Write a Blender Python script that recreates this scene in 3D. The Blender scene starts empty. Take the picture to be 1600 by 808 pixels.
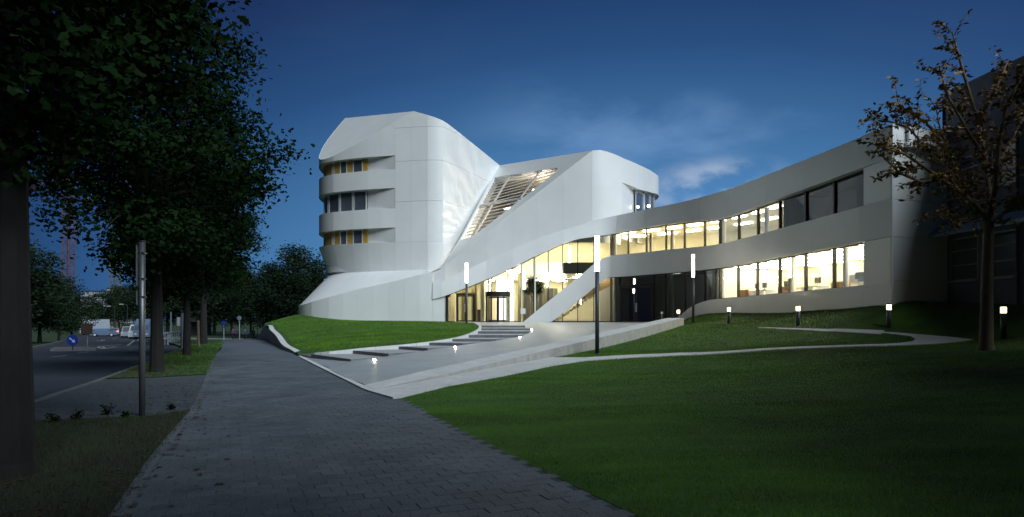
import bpy, bmesh, math, random
import numpy as np
from mathutils import Vector, Matrix, geometry
random.seed(7); RNG = np.random.default_rng(11)
SC = bpy.context.scene
COL = SC.collection
# ------------------------------------------------------------------ camera, sky, light
F, CX, HY, EYE = 1000.0, 800.0, 499.0, 1.7          # measured on the 1600 px wide photograph
cam = bpy.data.cameras.new('camera'); cam.sensor_width = 36; cam.lens = 36 * F / 1600
cam.shift_y = (HY - 404) / 1600; cam.clip_end = 6000; cam.clip_start = .05
co = bpy.data.objects.new('camera', cam); COL.objects.link(co)
co.location = (0, 0, EYE); co.rotation_euler = (math.pi / 2, 0, 0); SC.camera = co
SC.view_settings.view_transform = 'Standard'; SC.view_settings.look = 'None'
SC.view_settings.exposure = 0; SC.view_settings.gamma = 1
SC.render.engine = 'CYCLES'
SC.cycles.use_denoising = True
SC.cycles.max_bounces = 6; SC.cycles.diffuse_bounces = 3; SC.cycles.glossy_bounces = 3
SC.cycles.transparent_max_bounces = 12; SC.cycles.transmission_bounces = 4
SC.cycles.sample_clamp_indirect = 6; SC.cycles.sample_clamp_direct = 0
SC.cycles.caustics_reflective = False; SC.cycles.caustics_refractive = False

def s2l(c):
    return tuple((v / 255 / 12.92) if v / 255 < .04045 else ((v / 255 + .055) / 1.055) ** 2.4 for v in c)

W = bpy.data.worlds.new('World'); SC.world = W; W.use_nodes = True
nt = W.node_tree; nt.nodes.clear()
def WN(t, **k):
    n = nt.nodes.new(t)
    for a, b in k.items(): setattr(n, a, b)
    return n
def WL(a, b): nt.links.new(a, b)
tc = WN('ShaderNodeTexCoord')
mp = WN('ShaderNodeMapping'); mp.vector_type = 'POINT'
mp.inputs['Rotation'].default_value = (0, 0, math.radians(9))      # the glow of the set sun lies a little right of the view axis
WL(tc.outputs['Generated'], mp.inputs[0])
sc_ = WN('ShaderNodeVectorMath', operation='MULTIPLY'); sc_.inputs[1].default_value = (.60, 1, 1.42)
WL(mp.outputs[0], sc_.inputs[0])
nz = WN('ShaderNodeVectorMath', operation='NORMALIZE'); WL(sc_.outputs[0], nz.inputs[0])
sp = WN('ShaderNodeSeparateXYZ'); WL(nz.outputs[0], sp.inputs[0])
ac = WN('ShaderNodeMath', operation='ARCCOSINE'); WL(sp.outputs[1], ac.inputs[0])
dv = WN('ShaderNodeMath', operation='DIVIDE'); WL(ac.outputs[0], dv.inputs[0]); dv.inputs[1].default_value = math.pi
rp = WN('ShaderNodeValToRGB'); WL(dv.outputs[0], rp.inputs[0])
stops = [(0, (98, 150, 200)), (.075, (84, 138, 192)), (.12, (66, 115, 164)), (.17, (42, 80, 128)), (.22, (25, 49, 92)),
         (.27, (12, 28, 64)), (.34, (8, 17, 42)), (.6, (7, 14, 34)), (1, (6, 11, 27))]
e = rp.color_ramp.elements
while len(e) < len(stops): e.new(.5)
for i, (p, c) in enumerate(stops):
    e[i].position = p; e[i].color = s2l(c) + (1,)
# clouds: faint broad wisps and one pale bank low in the sky
def cloudmask(scale, detail, lo, hi, stretch, dirv, tight, seed):
    st = WN('ShaderNodeVectorMath', operation='MULTIPLY'); st.inputs[1].default_value = stretch
    WL(tc.outputs['Generated'], st.inputs[0])
    n = WN('ShaderNodeTexNoise'); n.noise_dimensions = '4D'; n.inputs['W'].default_value = seed
    n.inputs['Scale'].default_value = scale; n.inputs['Detail'].default_value = detail; n.inputs['Roughness'].default_value = .55
    n.inputs['Distortion'].default_value = .3
    WL(st.outputs[0], n.inputs['Vector'])
    m = WN('ShaderNodeMapRange'); m.interpolation_type = 'SMOOTHSTEP'
    m.inputs[1].default_value = lo; m.inputs[2].default_value = hi; WL(n.outputs[0], m.inputs[0])
    if dirv is None: return m.outputs[0]
    d = Vector(dirv).normalized()
    sub = WN('ShaderNodeVectorMath', operation='SUBTRACT'); WL(tc.outputs['Generated'], sub.inputs[0]); sub.inputs[1].default_value = d
    scl = WN('ShaderNodeVectorMath', operation='MULTIPLY'); scl.inputs[1].default_value = tight; WL(sub.outputs[0], scl.inputs[0])
    ln = WN('ShaderNodeVectorMath', operation='LENGTH'); WL(scl.outputs[0], ln.inputs[0])
    r = WN('ShaderNodeMapRange'); r.interpolation_type = 'SMOOTHSTEP'; WL(ln.outputs['Value'], r.inputs[0])
    r.inputs[1].default_value = 1; r.inputs[2].default_value = .15
    mu = WN('ShaderNodeMath', operation='MULTIPLY'); WL(m.outputs[0], mu.inputs[0]); WL(r.outputs[0], mu.inputs[1])
    return mu.outputs[0]
def wmix(a, mask, col, amt):
    mx = WN('ShaderNodeMix', data_type='RGBA'); mx.inputs['B'].default_value = s2l(col) + (1,)
    mm = WN('ShaderNodeMath', operation='MULTIPLY'); WL(mask, mm.inputs[0]); mm.inputs[1].default_value = amt
    WL(mm.outputs[0], mx.inputs['Factor']); WL(a, mx.inputs['A']); return mx.outputs['Result']
c1 = wmix(rp.outputs[0], cloudmask(2.2, 4, .45, .85, (1, 1, 2.2), None, None, 3.1), (70, 92, 140), .22)
c2 = wmix(c1, cloudmask(6.5, 6, .40, .58, (1, 1, 2.0), (.325, 1, .200), (7.5, 6, 17), 1.7), (196, 208, 226), .95)
c2 = wmix(c2, cloudmask(4, 5, .42, .7, (1, 1, 3), (.20, 1, .26), (3, 3, 6), 5.2), (120, 158, 205), .6)
bg = WN('ShaderNodeBackground'); bg.inputs[1].default_value = 1.0; WL(c2, bg.inputs[0])
ow = WN('ShaderNodeOutputWorld'); WL(bg.outputs[0], ow.inputs[0])
# the last light of the high evening sky: one very soft sun
sl = bpy.data.lights.new('dusk_light', 'SUN'); sl.energy = 3.6; sl.angle = math.radians(38); sl.color = (.82, .93, 1.0)
so = bpy.data.objects.new('dusk_light', sl); COL.objects.link(so)
_d = Vector((.74, -.78, .86)).normalized()
so.rotation_euler = _d.to_track_quat('Z', 'Y').to_euler(); so.location = (0, -10, 40)

# ------------------------------------------------------------------ materials
MATS = {}
def mat(name, col, rough=.6, metal=0, spec=.5, noise=0, nscale=8, bump=0, bscale=40, col2=None, emit=None, estr=0, detail=4, stretch=None, coat=0, patch=0, pscale=.6, tone=0):
    if name in MATS: return MATS[name]
    m = bpy.data.materials.new(name); m.use_nodes = True; MATS[name] = m
    t = m.node_tree; b = t.nodes['Principled BSDF']
    b.inputs['Base Color'].default_value = tuple(col) + (1,)
    b.inputs['Roughness'].default_value = rough; b.inputs['Metallic'].default_value = metal
    b.inputs['Specular IOR Level'].default_value = spec; b.inputs['Coat Weight'].default_value = coat
    if emit: b.inputs['Emission Color'].default_value = tuple(emit) + (1,); b.inputs['Emission Strength'].default_value = estr
    co_ = t.nodes.new('ShaderNodeNewGeometry')
    src = co_.outputs['Position']
    if stretch:
        v = t.nodes.new('ShaderNodeVectorMath'); v.operation = 'MULTIPLY'; v.inputs[1].default_value = stretch
        t.links.new(src, v.inputs[0]); src = v.outputs[0]
    if noise:
        n = t.nodes.new('ShaderNodeTexNoise'); n.inputs['Scale'].default_value = nscale; n.inputs['Detail'].default_value = detail
        n.inputs['Roughness'].default_value = .65
        t.links.new(src, n.inputs['Vector'])
        r = t.nodes.new('ShaderNodeMapRange'); r.inputs[1].default_value = .3; r.inputs[2].default_value = .7
        t.links.new(n.outputs[0], r.inputs[0])
        mx = t.nodes.new('ShaderNodeMix'); mx.data_type = 'RGBA'
        c2_ = col2 if col2 else tuple(max(0, x * (1 - noise)) for x in col)
        c1_ = col if col2 else tuple(min(1, x * (1 + noise * .6)) for x in col)
        mx.inputs['A'].default_value = tuple(c1_) + (1,); mx.inputs['B'].default_value = tuple(c2_) + (1,)
        t.links.new(r.outputs[0], mx.inputs['Factor']); t.links.new(mx.outputs['Result'], b.inputs['Base Color'])
    if patch or tone:
        old = b.inputs['Base Color'].links[0].from_socket
        m3 = t.nodes.new('ShaderNodeVectorMath'); m3.operation = 'SCALE'; t.links.new(old, m3.inputs[0])
        if patch:
            n3 = t.nodes.new('ShaderNodeTexNoise'); n3.inputs['Scale'].default_value = pscale; n3.inputs['Detail'].default_value = 6; t.links.new(src, n3.inputs['Vector'])
            fr_ = n3.outputs[0]; lo_, hi_ = .3, .7; amt = patch
        else:
            oi = t.nodes.new('ShaderNodeObjectInfo'); fr_ = oi.outputs['Random']; lo_, hi_ = 0, 1; amt = tone
        r3 = t.nodes.new('ShaderNodeMapRange'); r3.inputs[1].default_value = lo_; r3.inputs[2].default_value = hi_; r3.inputs[3].default_value = 1 - amt; r3.inputs[4].default_value = 1 + amt
        t.links.new(fr_, r3.inputs[0]); t.links.new(r3.outputs[0], m3.inputs['Scale']); t.links.new(m3.outputs[0], b.inputs['Base Color'])
    if bump:
        n2 = t.nodes.new('ShaderNodeTexNoise'); n2.inputs['Scale'].default_value = bscale; n2.inputs['Detail'].default_value = 4
        t.links.new(src, n2.inputs['Vector'])
        bp = t.nodes.new('ShaderNodeBump'); bp.inputs['Strength'].default_value = bump; bp.inputs['Distance'].default_value = .02
        t.links.new(n2.outputs[0], bp.inputs['Height']); t.links.new(bp.outputs[0], b.inputs['Normal'])
    return m
def glassmat(name, tint=(.9, .95, .93), refl=.12, rough=.0, mult=1.6):
    if name in MATS: return MATS[name]
    m = bpy.data.materials.new(name); m.use_nodes = True; MATS[name] = m
    t = m.node_tree; t.nodes.clear()
    o = t.nodes.new('ShaderNodeOutputMaterial'); tr = t.nodes.new('ShaderNodeBsdfTransparent'); tr.inputs[0].default_value = tint + (1,)
    g = t.nodes.new('ShaderNodeBsdfGlossy'); g.inputs['Roughness'].default_value = rough; g.inputs[0].default_value = (.9, .95, 1, 1)
    fr = t.nodes.new('ShaderNodeFresnel'); fr.inputs[0].default_value = 1.5
    ad = t.nodes.new('ShaderNodeMath'); ad.operation = 'MULTIPLY_ADD'; ad.inputs[1].default_value = mult; ad.inputs[2].default_value = refl - .06
    ad.use_clamp = True
    t.links.new(fr.outputs[0], ad.inputs[0])
    mx = t.nodes.new('ShaderNodeMixShader'); t.links.new(ad.outputs[0], mx.inputs[0])
    t.links.new(tr.outputs[0], mx.inputs[1]); t.links.new(g.outputs[0], mx.inputs[2]); t.links.new(mx.outputs[0], o.inputs[0])
    return m
def lightmat(name, col, strength):
    if name in MATS: return MATS[name]
    m = bpy.data.materials.new(name); m.use_nodes = True; MATS[name] = m
    b = m.node_tree.nodes['Principled BSDF']; b.inputs['Base Color'].default_value = (.8, .8, .8, 1)
    b.inputs['Emission Color'].default_value = col + (1,); b.inputs['Emission Strength'].default_value = strength
    return m
WHITE = mat('white_facade', (.81, .82, .82), .34, spec=.5, noise=.05, nscale=.35, bump=.03, bscale=.7, coat=.15, tone=.022)
WHITE2 = mat('white_roof_sheet', (.80, .81, .81), .42, noise=.05, nscale=.5)
JOINT = mat('joint_backing', (.70, .71, .72), .7)
DARKM = mat('dark_metal', (.045, .05, .06), .45, metal=.3, noise=.15, nscale=20)
POLE = mat('anthracite_paint', (.05, .058, .075), .4, noise=.15, nscale=9)
BLACK = mat('black_frame', (.012, .012, .014), .4)
ALU = mat('pale_aluminium', (.62, .64, .66), .35, metal=.2)
YEL = mat('ochre_panel', (.44, .28, .06), .5, noise=.1, nscale=3)
DGLASS = mat('dark_window_glass', (.09, .11, .13), .04, spec=1.0, coat=1.0, noise=.2, nscale=.6)
GLASS = glassmat('clear_glass')
GLASSD = glassmat('tinted_glass', (.62, .68, .7), .2)
CONC = mat('pale_concrete', (.60, .61, .61), .75, noise=.14, nscale=2.2, bump=.25, bscale=30)
CONCF = mat('board_concrete', (.40, .385, .36), .8, noise=.2, nscale=3, bump=.3, bscale=25)
STONE = mat('terrace_paving', (.33, .36, .38), .42, noise=.22, nscale=3, bump=.35, bscale=14, stretch=(1, 2.6, 1), patch=.1, pscale=.5)
RISER = mat('dark_stone_riser', (.14, .15, .165), .6, noise=.3, nscale=5)
STEP = mat('step_stone', (.36, .37, .38), .6, noise=.15, nscale=4)
ASPH = mat('road_asphalt', (.034, .042, .056), .75, noise=.3, nscale=3, bump=.3, bscale=60)
PAVE = mat('paver_concrete', (.108, .130, .155), .68, noise=.7, nscale=48, bump=.8, bscale=70, detail=8, patch=.22, pscale=.9)
PAVE2 = mat('paver_concrete_dark', (.094, .115, .139), .68, noise=.7, nscale=48, bump=.8, bscale=70, detail=8, patch=.22, pscale=.9)
PAVE3 = mat('paver_concrete_light', (.122, .144, .168), .68, noise=.7, nscale=48, bump=.8, bscale=70, detail=8, patch=.22, pscale=.9)
SAND = mat('joint_sand', (.05, .055, .06), .95)
KERB = mat('kerb_concrete', (.13, .14, .15), .8, noise=.2, nscale=5)
PAINT = mat('road_paint', (.28, .3, .33), .7, noise=.35, nscale=6)
GRASSG = mat('lawn_soil_green', (.045, .13, .011), .9, noise=.45, nscale=.9, bump=.6, bscale=30, col2=(.014, .05, .005), detail=8, stretch=(.7, 1.6, 1))
BLADE = mat('grass_blade', (.125, .27, .014), .6, noise=.4, nscale=.75, col2=(.030, .09, .005), detail=7, spec=.2, patch=.38, pscale=.5, stretch=(.7, 1.6, 1))
BLADE2 = mat('grass_blade_dry', (.15, .25, .03), .65, noise=.3, nscale=1.5, spec=.2)
SOIL = mat('bare_soil', (.035, .026, .018), .95, noise=.4, nscale=4, bump=.6, bscale=20)
GLASSN = glassmat('night_glass', (.22, .26, .32), .07, mult=.75)
LEAF = mat('oak_leaf', (.007, .020, .005), .75, noise=.5, nscale=.8, spec=.05)
LEAFB = mat('beech_leaf_lamplight_tint', (.30, .16, .03), .5, noise=.5, nscale=1.0, spec=.3, col2=(.03, .03, .01))  # amber base colour stands in for warm lamp light on the leaves
LEAFF = mat('far_leaf', (.016, .032, .014), .7, noise=.5, nscale=.5, spec=.1)
BARK = mat('bark', (.012, .011, .010), .9, noise=.4, nscale=9, bump=.8, bscale=24, stretch=(1, 1, .25))
BARKL = mat('smooth_bark', (.14, .10, .065), .8, noise=.35, nscale=7, bump=.5, bscale=22, stretch=(1, 1, .3))
INTW = mat('interior_cream_wall', (.76, .72, .55), .7, noise=.05, nscale=.8)
INTC = mat('interior_ceiling', (.72, .68, .56), .8)
INTF = mat('interior_floor', (.42, .40, .36), .45)
INTD = mat('interior_dark_wall', (.36, .37, .36), .7)
INTP = mat('interior_column_white', (.8, .79, .75), .6)
WOOD = mat('orange_wood', (.6, .27, .05), .5, noise=.2, nscale=4)
CEIL_L = lightmat('ceiling_light', (1.0, .87, .62), 30)
CEIL_W = lightmat('office_strip_light', (1.0, .89, .68), 36)
TUBE = lightmat('pole_tube_light', (1.0, .95, .84), 24)
BOLL = lightmat('bollard_light', (1.0, .80, .40), 8)
SPOT = lightmat('marker_light', (1.0, .84, .65), 90)
SLATM = mat('louvre_aluminium', (.55, .53, .5), .4, metal=.3)

# ------------------------------------------------------------------ object helpers
def props(o, label=None, cat=None, group=None, kind=None):
    if label: o['label'] = label
    if cat: o['category'] = cat
    if group: o['group'] = group
    if kind: o['kind'] = kind
    return o
def new(name, me, parent=None):
    o = bpy.data.objects.new(name, me); COL.objects.link(o)
    if parent: o.parent = parent
    return o
def mesh(name, vs, fs, m=None, smooth=False):
    me = bpy.data.meshes.new(name); me.from_pydata([tuple(v) for v in vs], [], fs); me.update()
    if m:
        for mm in (m if isinstance(m, (list, tuple)) else [m]): me.materials.append(mm)
    if smooth: me.shade_smooth()
    return me
def obj(name, vs, fs, m, parent=None, smooth=False):
    return new(name, mesh(name, vs, fs, m, smooth), parent)
def empty(name, loc, label, cat, group=None, rz=0):
    o = bpy.data.objects.new(name, None); COL.objects.link(o); o.location = loc; o.rotation_euler.z = rz
    return props(o, label, cat, group)
def struct(o): o['kind'] = 'structure'; return o
class MB:
    def __init__(s): s.v = []; s.f = []
    def add(s, vs, fs):
        n = len(s.v); s.v += [tuple(v) for v in vs]; s.f += [[i + n for i in f] for f in fs]; return s
    def box(s, x0, y0, z0, x1, y1, z1, rz=0, at=(0, 0, 0)):
        c, q = math.cos(rz), math.sin(rz)
        p = [(x0, y0, z0), (x1, y0, z0), (x1, y1, z0), (x0, y1, z0), (x0, y0, z1), (x1, y0, z1), (x1, y1, z1), (x0, y1, z1)]
        p = [(at[0] + a * c - b * q, at[1] + a * q + b * c, at[2] + z) for a, b, z in p]
        return s.add(p, [[0, 3, 2, 1], [4, 5, 6, 7], [0, 1, 5, 4], [1, 2, 6, 5], [2, 3, 7, 6], [3, 0, 4, 7]])
    def prism(s, poly, z0, z1):           # poly: list of (x,y); z0, z1 numbers or lists
        n = len(poly); a = z0 if isinstance(z0, (list, tuple)) else [z0] * n; b = z1 if isinstance(z1, (list, tuple)) else [z1] * n
        vs = [(p[0], p[1], a[i]) for i, p in enumerate(poly)] + [(p[0], p[1], b[i]) for i, p in enumerate(poly)]
        fs = [[i, (i + 1) % n, (i + 1) % n + n, i + n] for i in range(n)] + [list(range(n))[::-1], list(range(n, 2 * n))]
        return s.add(vs, fs)
    def tube(s, pts, rad, n=8, cap=True):
        pts = [Vector(p) for p in pts]
        if not isinstance(rad, (list, tuple)): rad = [rad] * len(pts)
        vs = []; up = None
        for i, p in enumerate(pts):
            d = (pts[min(i + 1, len(pts) - 1)] - pts[max(i - 1, 0)]).normalized()
            if up is None:
                up = d.orthogonal().normalized()
            else:
                up = (up - d * up.dot(d)).normalized()
            w = d.cross(up)
            for k in range(n):
                a = 2 * math.pi * k / n; vs.append(p + (up * math.cos(a) + w * math.sin(a)) * rad[i])
        fs = [[i * n + k, i * n + (k + 1) % n, (i + 1) * n + (k + 1) % n, (i + 1) * n + k] for i in range(len(pts) - 1) for k in range(n)]
        if cap: fs += [list(range(n))[::-1], [(len(pts) - 1) * n + k for k in range(n)]]
        return s.add(vs, fs)
    def bar(s, a, b, w, t, up=(0, 0, 1)):
        a, b = Vector(a), Vector(b); d = (b - a).normalized(); u = Vector(up); u = (u - d * u.dot(d)).normalized(); r = d.cross(u)
        vs = [q + r * (i * w / 2) + u * (j * t / 2) for q in (a, b) for i, j in ((-1, -1), (1, -1), (1, 1), (-1, 1))]
        return s.add(vs, [[0, 3, 2, 1], [4, 5, 6, 7], [0, 1, 5, 4], [1, 2, 6, 5], [2, 3, 7, 6], [3, 0, 4, 7]])
    def build(s, name, m, parent=None, smooth=False): return obj(name, s.v, s.f, m, parent, smooth)
def copy_tree(o, parent=None):
    c = o.copy(); COL.objects.link(c); c.parent = parent
    for ch in [q for q in o.children]: copy_tree(ch, c)
    return c
def X(px, D): return (px - CX) / F * D
def Z(py, D): return EYE + (HY - py) / F * D
def P(px, D): return (X(px, D), D)

class Curve:
    def __init__(s, pts, step=.3, smooth=True):
        pts = [Vector(p) for p in pts]
        if smooth:
            q = [pts[0] * 2 - pts[1]] + pts + [pts[-1] * 2 - pts[-2]]; out = []
            for i in range(1, len(q) - 2):
                n = max(1, int((q[i + 1] - q[i]).length / step))
                for k in range(n):
                    t = k / n; a, b, c, d = q[i - 1], q[i], q[i + 1], q[i + 2]
                    out.append(.5 * ((2 * b) + (c - a) * t + (2 * a - 5 * b + 4 * c - d) * t * t + (3 * b - a - 3 * c + d) * t ** 3))
            out.append(pts[-1]); pts = out
        s.p = pts; s.s = [0]
        for a, b in zip(pts, pts[1:]): s.s.append(s.s[-1] + (b - a).length)
        s.L = s.s[-1]; s.sa = np.array(s.s); s.pa = np.array([tuple(p) for p in pts])
    def pos(s, t):
        return Vector((np.interp(t, s.sa, s.pa[:, 0]), np.interp(t, s.sa, s.pa[:, 1])))
    def nrm(s, t):
        a, b = s.pos(max(0, t - .25)), s.pos(min(s.L, t + .25)); d = (b - a).normalized(); return Vector((d.y, -d.x))
    def at(s, t, off=0):
        p = s.pos(min(max(t, 0), s.L)); n = s.nrm(min(max(t, 0), s.L)); e_ = t - min(max(t, 0), s.L)
        p = p + n * off
        if e_:
            p = p + Vector((-n.y, n.x)) * e_
        return p
    def spx(s, px):                     # arc length where a sight line through photo column px meets the curve
        r = (px - CX) / F; v = s.pa[:, 0] - r * s.pa[:, 1]
        for i in range(len(v) - 1):
            if v[i] <= 0 < v[i + 1]:
                return s.s[i] + (s.s[i + 1] - s.s[i]) * (-v[i]) / (v[i + 1] - v[i])
        return s.s[int(np.argmin(abs(v)))]
    def z(s, px, py): return Z(py, s.pos(s.spx(px)).y)
def K(c, pts, absz=False):
    """height profile over arc length from (column, row) pairs measured on the photo"""
    xs = [c.spx(p[0]) for p in pts]; zs = [p[1] if absz else c.z(p[0], p[1]) for p in pts]
    o = np.argsort(xs); xs = np.array(xs)[o]; zs = np.array(zs)[o]
    return lambda t: float(np.interp(t, xs, zs))
def fn(v): return v if callable(v) else (lambda t, v=v: v)
def surf(name, c, s0, s1, zl, zh, ol, oh, m, parent, step=.6, rim=.08, cuts=None, smooth=True, rows=1):
    """one cladding piece standing on curve c, with folded-back rims"""
    zl, zh, ol, oh = map(fn, (zl, zh, ol, oh))
    n = max(1, int(round((s1 - s0) / step)))
    bm = bmesh.new(); g = []
    for i in range(n + 1):
        t = s0 + (s1 - s0) * i / n; col = []
        for r in range(rows + 1):
            f = r / rows; p = c.at(t, ol(t) * (1 - f) + oh(t) * f); col.append(bm.verts.new((p.x, p.y, zl(t) * (1 - f) + max(zh(t), zl(t) + .004) * f)))
        g.append(col)
    for i in range(n):
        for r in range(rows): bm.faces.new((g[i][r], g[i + 1][r], g[i + 1][r + 1], g[i][r + 1]))
    if cuts:
        for pc, pn in cuts:
            bmesh.ops.bisect_plane(bm, geom=bm.verts[:] + bm.edges[:] + bm.faces[:], plane_co=pc, plane_no=pn, clear_outer=True)
        if not bm.faces: bm.free(); return None
    for f in bm.faces: f.smooth = smooth
    if rim:
        bm.normal_update()
        be = [e_ for e_ in bm.edges if e_.is_boundary]
        r_ = bmesh.ops.extrude_edge_only(bm, edges=be)
        vv = [v for v in r_['geom'] if isinstance(v, bmesh.types.BMVert)]
        mid = c.nrm((s0 + s1) / 2)
        for v in vv:
            # pull the rim inwards along the local normal
            k = np.argmin((c.pa[:, 0] - v.co.x) ** 2 + (c.pa[:, 1] - v.co.y) ** 2); nn = c.nrm(c.s[int(k)])
            v.co.x -= nn.x * rim; v.co.y -= nn.y * rim
        for e_ in be: e_.smooth = False
        for f in bm.faces:
            if any(v in vv for v in f.verts): f.smooth = False
    me = bpy.data.meshes.new(name); bm.to_mesh(me); bm.free(); me.materials.append(m)
    return new(name, me, parent)
GAP = .006
def panels(c, seams, zl, zh, ol, oh, m, parent, name='panel', cuts=None, rim=.1, rows=1, step=.6):
    for a, b in zip(seams, seams[1:]):
        surf(name, c, a + GAP / 2, b - GAP / 2, zl, zh, ol, oh, m, parent, cuts=cuts, rim=rim, rows=rows, step=step)
def ledge(name, c, s0, s1, z, o0, o1, m, parent, step=.6, z1=None):
    z = fn(z); z1 = fn(z1) if z1 is not None else z; o0, o1 = fn(o0), fn(o1); n = max(1, int(round((s1 - s0) / step))); vs = []; fs = []
    for i in range(n + 1):
        t = s0 + (s1 - s0) * i / n; a, b = c.at(t, o0(t)), c.at(t, o1(t)); vs += [(a.x, a.y, z(t)), (b.x, b.y, z1(t))]
    for i in range(n): fs.append([2 * i, 2 * i + 2, 2 * i + 3, 2 * i + 1])
    return obj(name, vs, fs, m, parent)
def slab(name, c, s0, s1, o0, o1, z0, z1, m, parent, step=1.0):
    n = max(1, int(round((s1 - s0) / step))); a = [c.at(s0 + (s1 - s0) * i / n, o0) for i in range(n + 1)]; b = [c.at(s0 + (s1 - s0) * i / n, o1) for i in range(n + 1)]
    vs = []; fs = []
    for p, q in zip(a, b): vs += [(p.x, p.y, z0), (q.x, q.y, z0), (q.x, q.y, z1), (p.x, p.y, z1)]
    for i in range(n):
        k = 4 * i
        for j in range(4): fs.append([k + j, k + (j + 1) % 4, k + 4 + (j + 1) % 4, k + 4 + j])
    fs += [[0, 1, 2, 3], [4 * n, 4 * n + 3, 4 * n + 2, 4 * n + 1]]
    return obj(name, vs, fs, m, parent)

# thin plate spline height fields
class TPS:
    def __init__(s, pts, lam=.05):
        A = np.array(pts, float); s.xy = A[:, :2]; n = len(A)
        d = np.linalg.norm(s.xy[:, None] - s.xy[None], axis=2)
        Km = np.where(d > 0, d * d * np.log(d + 1e-12), 0) + lam * np.eye(n)
        Pm = np.c_[np.ones(n), s.xy]; M_ = np.block([[Km, Pm], [Pm.T, np.zeros((3, 3))]])
        s.w = np.linalg.solve(M_, np.r_[A[:, 2], 0, 0, 0])
    def ev(s, xy):
        xy = np.atleast_2d(np.asarray(xy, float)); out = np.empty(len(xy))
        for k in range(0, len(xy), 20000):
            q = xy[k:k + 20000]; d = np.linalg.norm(q[:, None] - s.xy[None], axis=2)
            out[k:k + 20000] = np.where(d > 0, d * d * np.log(d + 1e-12), 0) @ s.w[:-3] + np.c_[np.ones(len(q)), q] @ s.w[-3:]
        return out
    def __call__(s, x, y): return float(s.ev([(x, y)])[0])
def inpoly(xy, poly):
    x, y = xy[:, 0], xy[:, 1]; r = np.zeros(len(xy), bool); n = len(poly)
    for i in range(n):
        x1, y1 = poly[i]; x2, y2 = poly[(i + 1) % n]
        if y1 == y2: continue
        c = ((y1 > y) != (y2 > y)) & (x < (x2 - x1) * (y - y1) / (y2 - y1) + x1); r ^= c
    return r
def sheet(name, poly, hf, step, m, skirt=0, lift=0, parent=None, smooth=True):
    """ground sheet: polygon cut on a square grid and lifted on a height field"""
    bm = bmesh.new(); vs = [bm.verts.new((p[0], p[1], 0)) for p in poly]
    for t_ in geometry.tessellate_polygon([[Vector((p[0], p[1], 0)) for p in poly]]): bm.faces.new([vs[i] for i in t_])
    bmesh.ops.recalc_face_normals(bm, faces=bm.faces[:])
    xs = [p[0] for p in poly]; ys = [p[1] for p in poly]
    k = math.ceil(min(xs) / step)
    while k * step < max(xs):
        bmesh.ops.bisect_plane(bm, geom=bm.verts[:] + bm.edges[:] + bm.faces[:], plane_co=(k * step, 0, 0), plane_no=(1, 0, 0)); k += 1
    k = math.ceil(min(ys) / step)
    while k * step < max(ys):
        bmesh.ops.bisect_plane(bm, geom=bm.verts[:] + bm.edges[:] + bm.faces[:], plane_co=(0, k * step, 0), plane_no=(0, 1, 0)); k += 1
    bm.normal_update()
    for f in bm.faces:
        if f.normal.z < 0: f.normal_flip()
    V = [v for v in bm.verts]
    z = hf(np.array([(v.co.x, v.co.y) for v in V]))
    for v, zz in zip(V, z): v.co.z = zz + lift
    for f in bm.faces: f.smooth = smooth
    if skirt:
        be = [e_ for e_ in bm.edges if e_.is_boundary]; r_ = bmesh.ops.extrude_edge_only(bm, edges=be)
        for v in r_['geom']:
            if isinstance(v, bmesh.types.BMVert): v.co.z -= skirt
        for e_ in be: e_.smooth = False
        bm.faces.ensure_lookup_table()
    me = bpy.data.meshes.new(name); bm.to_mesh(me); bm.free(); me.materials.append(m)
    return new(name, me, parent)

# ------------------------------------------------------------------ plan curves of the building (metres; the camera stands at 0,0)
FC = Curve([P(600, 53.6), P(655, 53.35), P(697, 53.3), P(780, 53.0), P(870, 52.5), P(930, 52.2), (8.2, 52), (10.2, 50.6), (11.8, 48.8), (13.3, 46.8),
            (14.25, 44.9), (14.95, 42.6), (15.45, 39.5), (15.9, 36), (16.3, 33), (16.68, 30), (16.96, 27.9)])
BC = Curve([P(660, 53.9), P(690, 54), P(760, 53.5), P(850, 52.9), P(925, 52.4), P(950, 52.8), P(975, 54.2), P(1000, 57), P(1017, 60), (13.95, 61.6), (14.5, 63.3), (14.6, 65), (14.0, 67), (11.5, 70)])
TC = Curve([(-14.5, 75), (-17.2, 69), (-18.4, 64.5), (-18.35, 61.2), (-17.75, 59.2), (-16.4, 57.8), (-14.5, 56.9), (-12.5, 56.2), (-10, 55.6), (-7.6, 55.1), (-6.6, 55.0), (-5.95, 55.25), (-5.45, 56.1), (-3.6, 60.4), (-1.3, 66), (1.5, 72.6)])
PC = Curve([(-17.5, 66), (-19.2, 61), (-19.35, 58.6), (-18.9, 56.7), (-17.6, 55.2), (-15.5, 54.3), (-13, 53.85), (-10.5, 53.6), P(640, 53.4), P(660, 53.3), P(676, 53.3), P(697, 53.3)])

bld = empty('research_building', (0, 53, 1.48), 'large white sculptural building with slanting roofs, a rounded tower and lit glass front', 'building')
bld['kind'] = 'structure'; del bld['kind']
bld.location = (0, 0, 0)
B = bld
def seams(c, pxs): return [c.spx(p) for p in pxs]
# ---- tower
nose = TC.spx(498.5)
sT0, sT1 = 0.0, TC.L
tA = Vector((*TC.pos(TC.spx(500)), TC.z(500, 249))); tB = Vector((*TC.pos(TC.spx(646)), TC.z(646, 173.5)))
tR = Vector((*TC.pos(TC.spx(697)), TC.z(697, 188))); tE = Vector((-1.3, 66, Z(258, 66)))
def plane3(a, b, c):
    n = (b - a).cross(c - a).normalized()
    return (a, n if n.z > 0 else -n)
roofp = plane3(tB, tR, tE)
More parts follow.
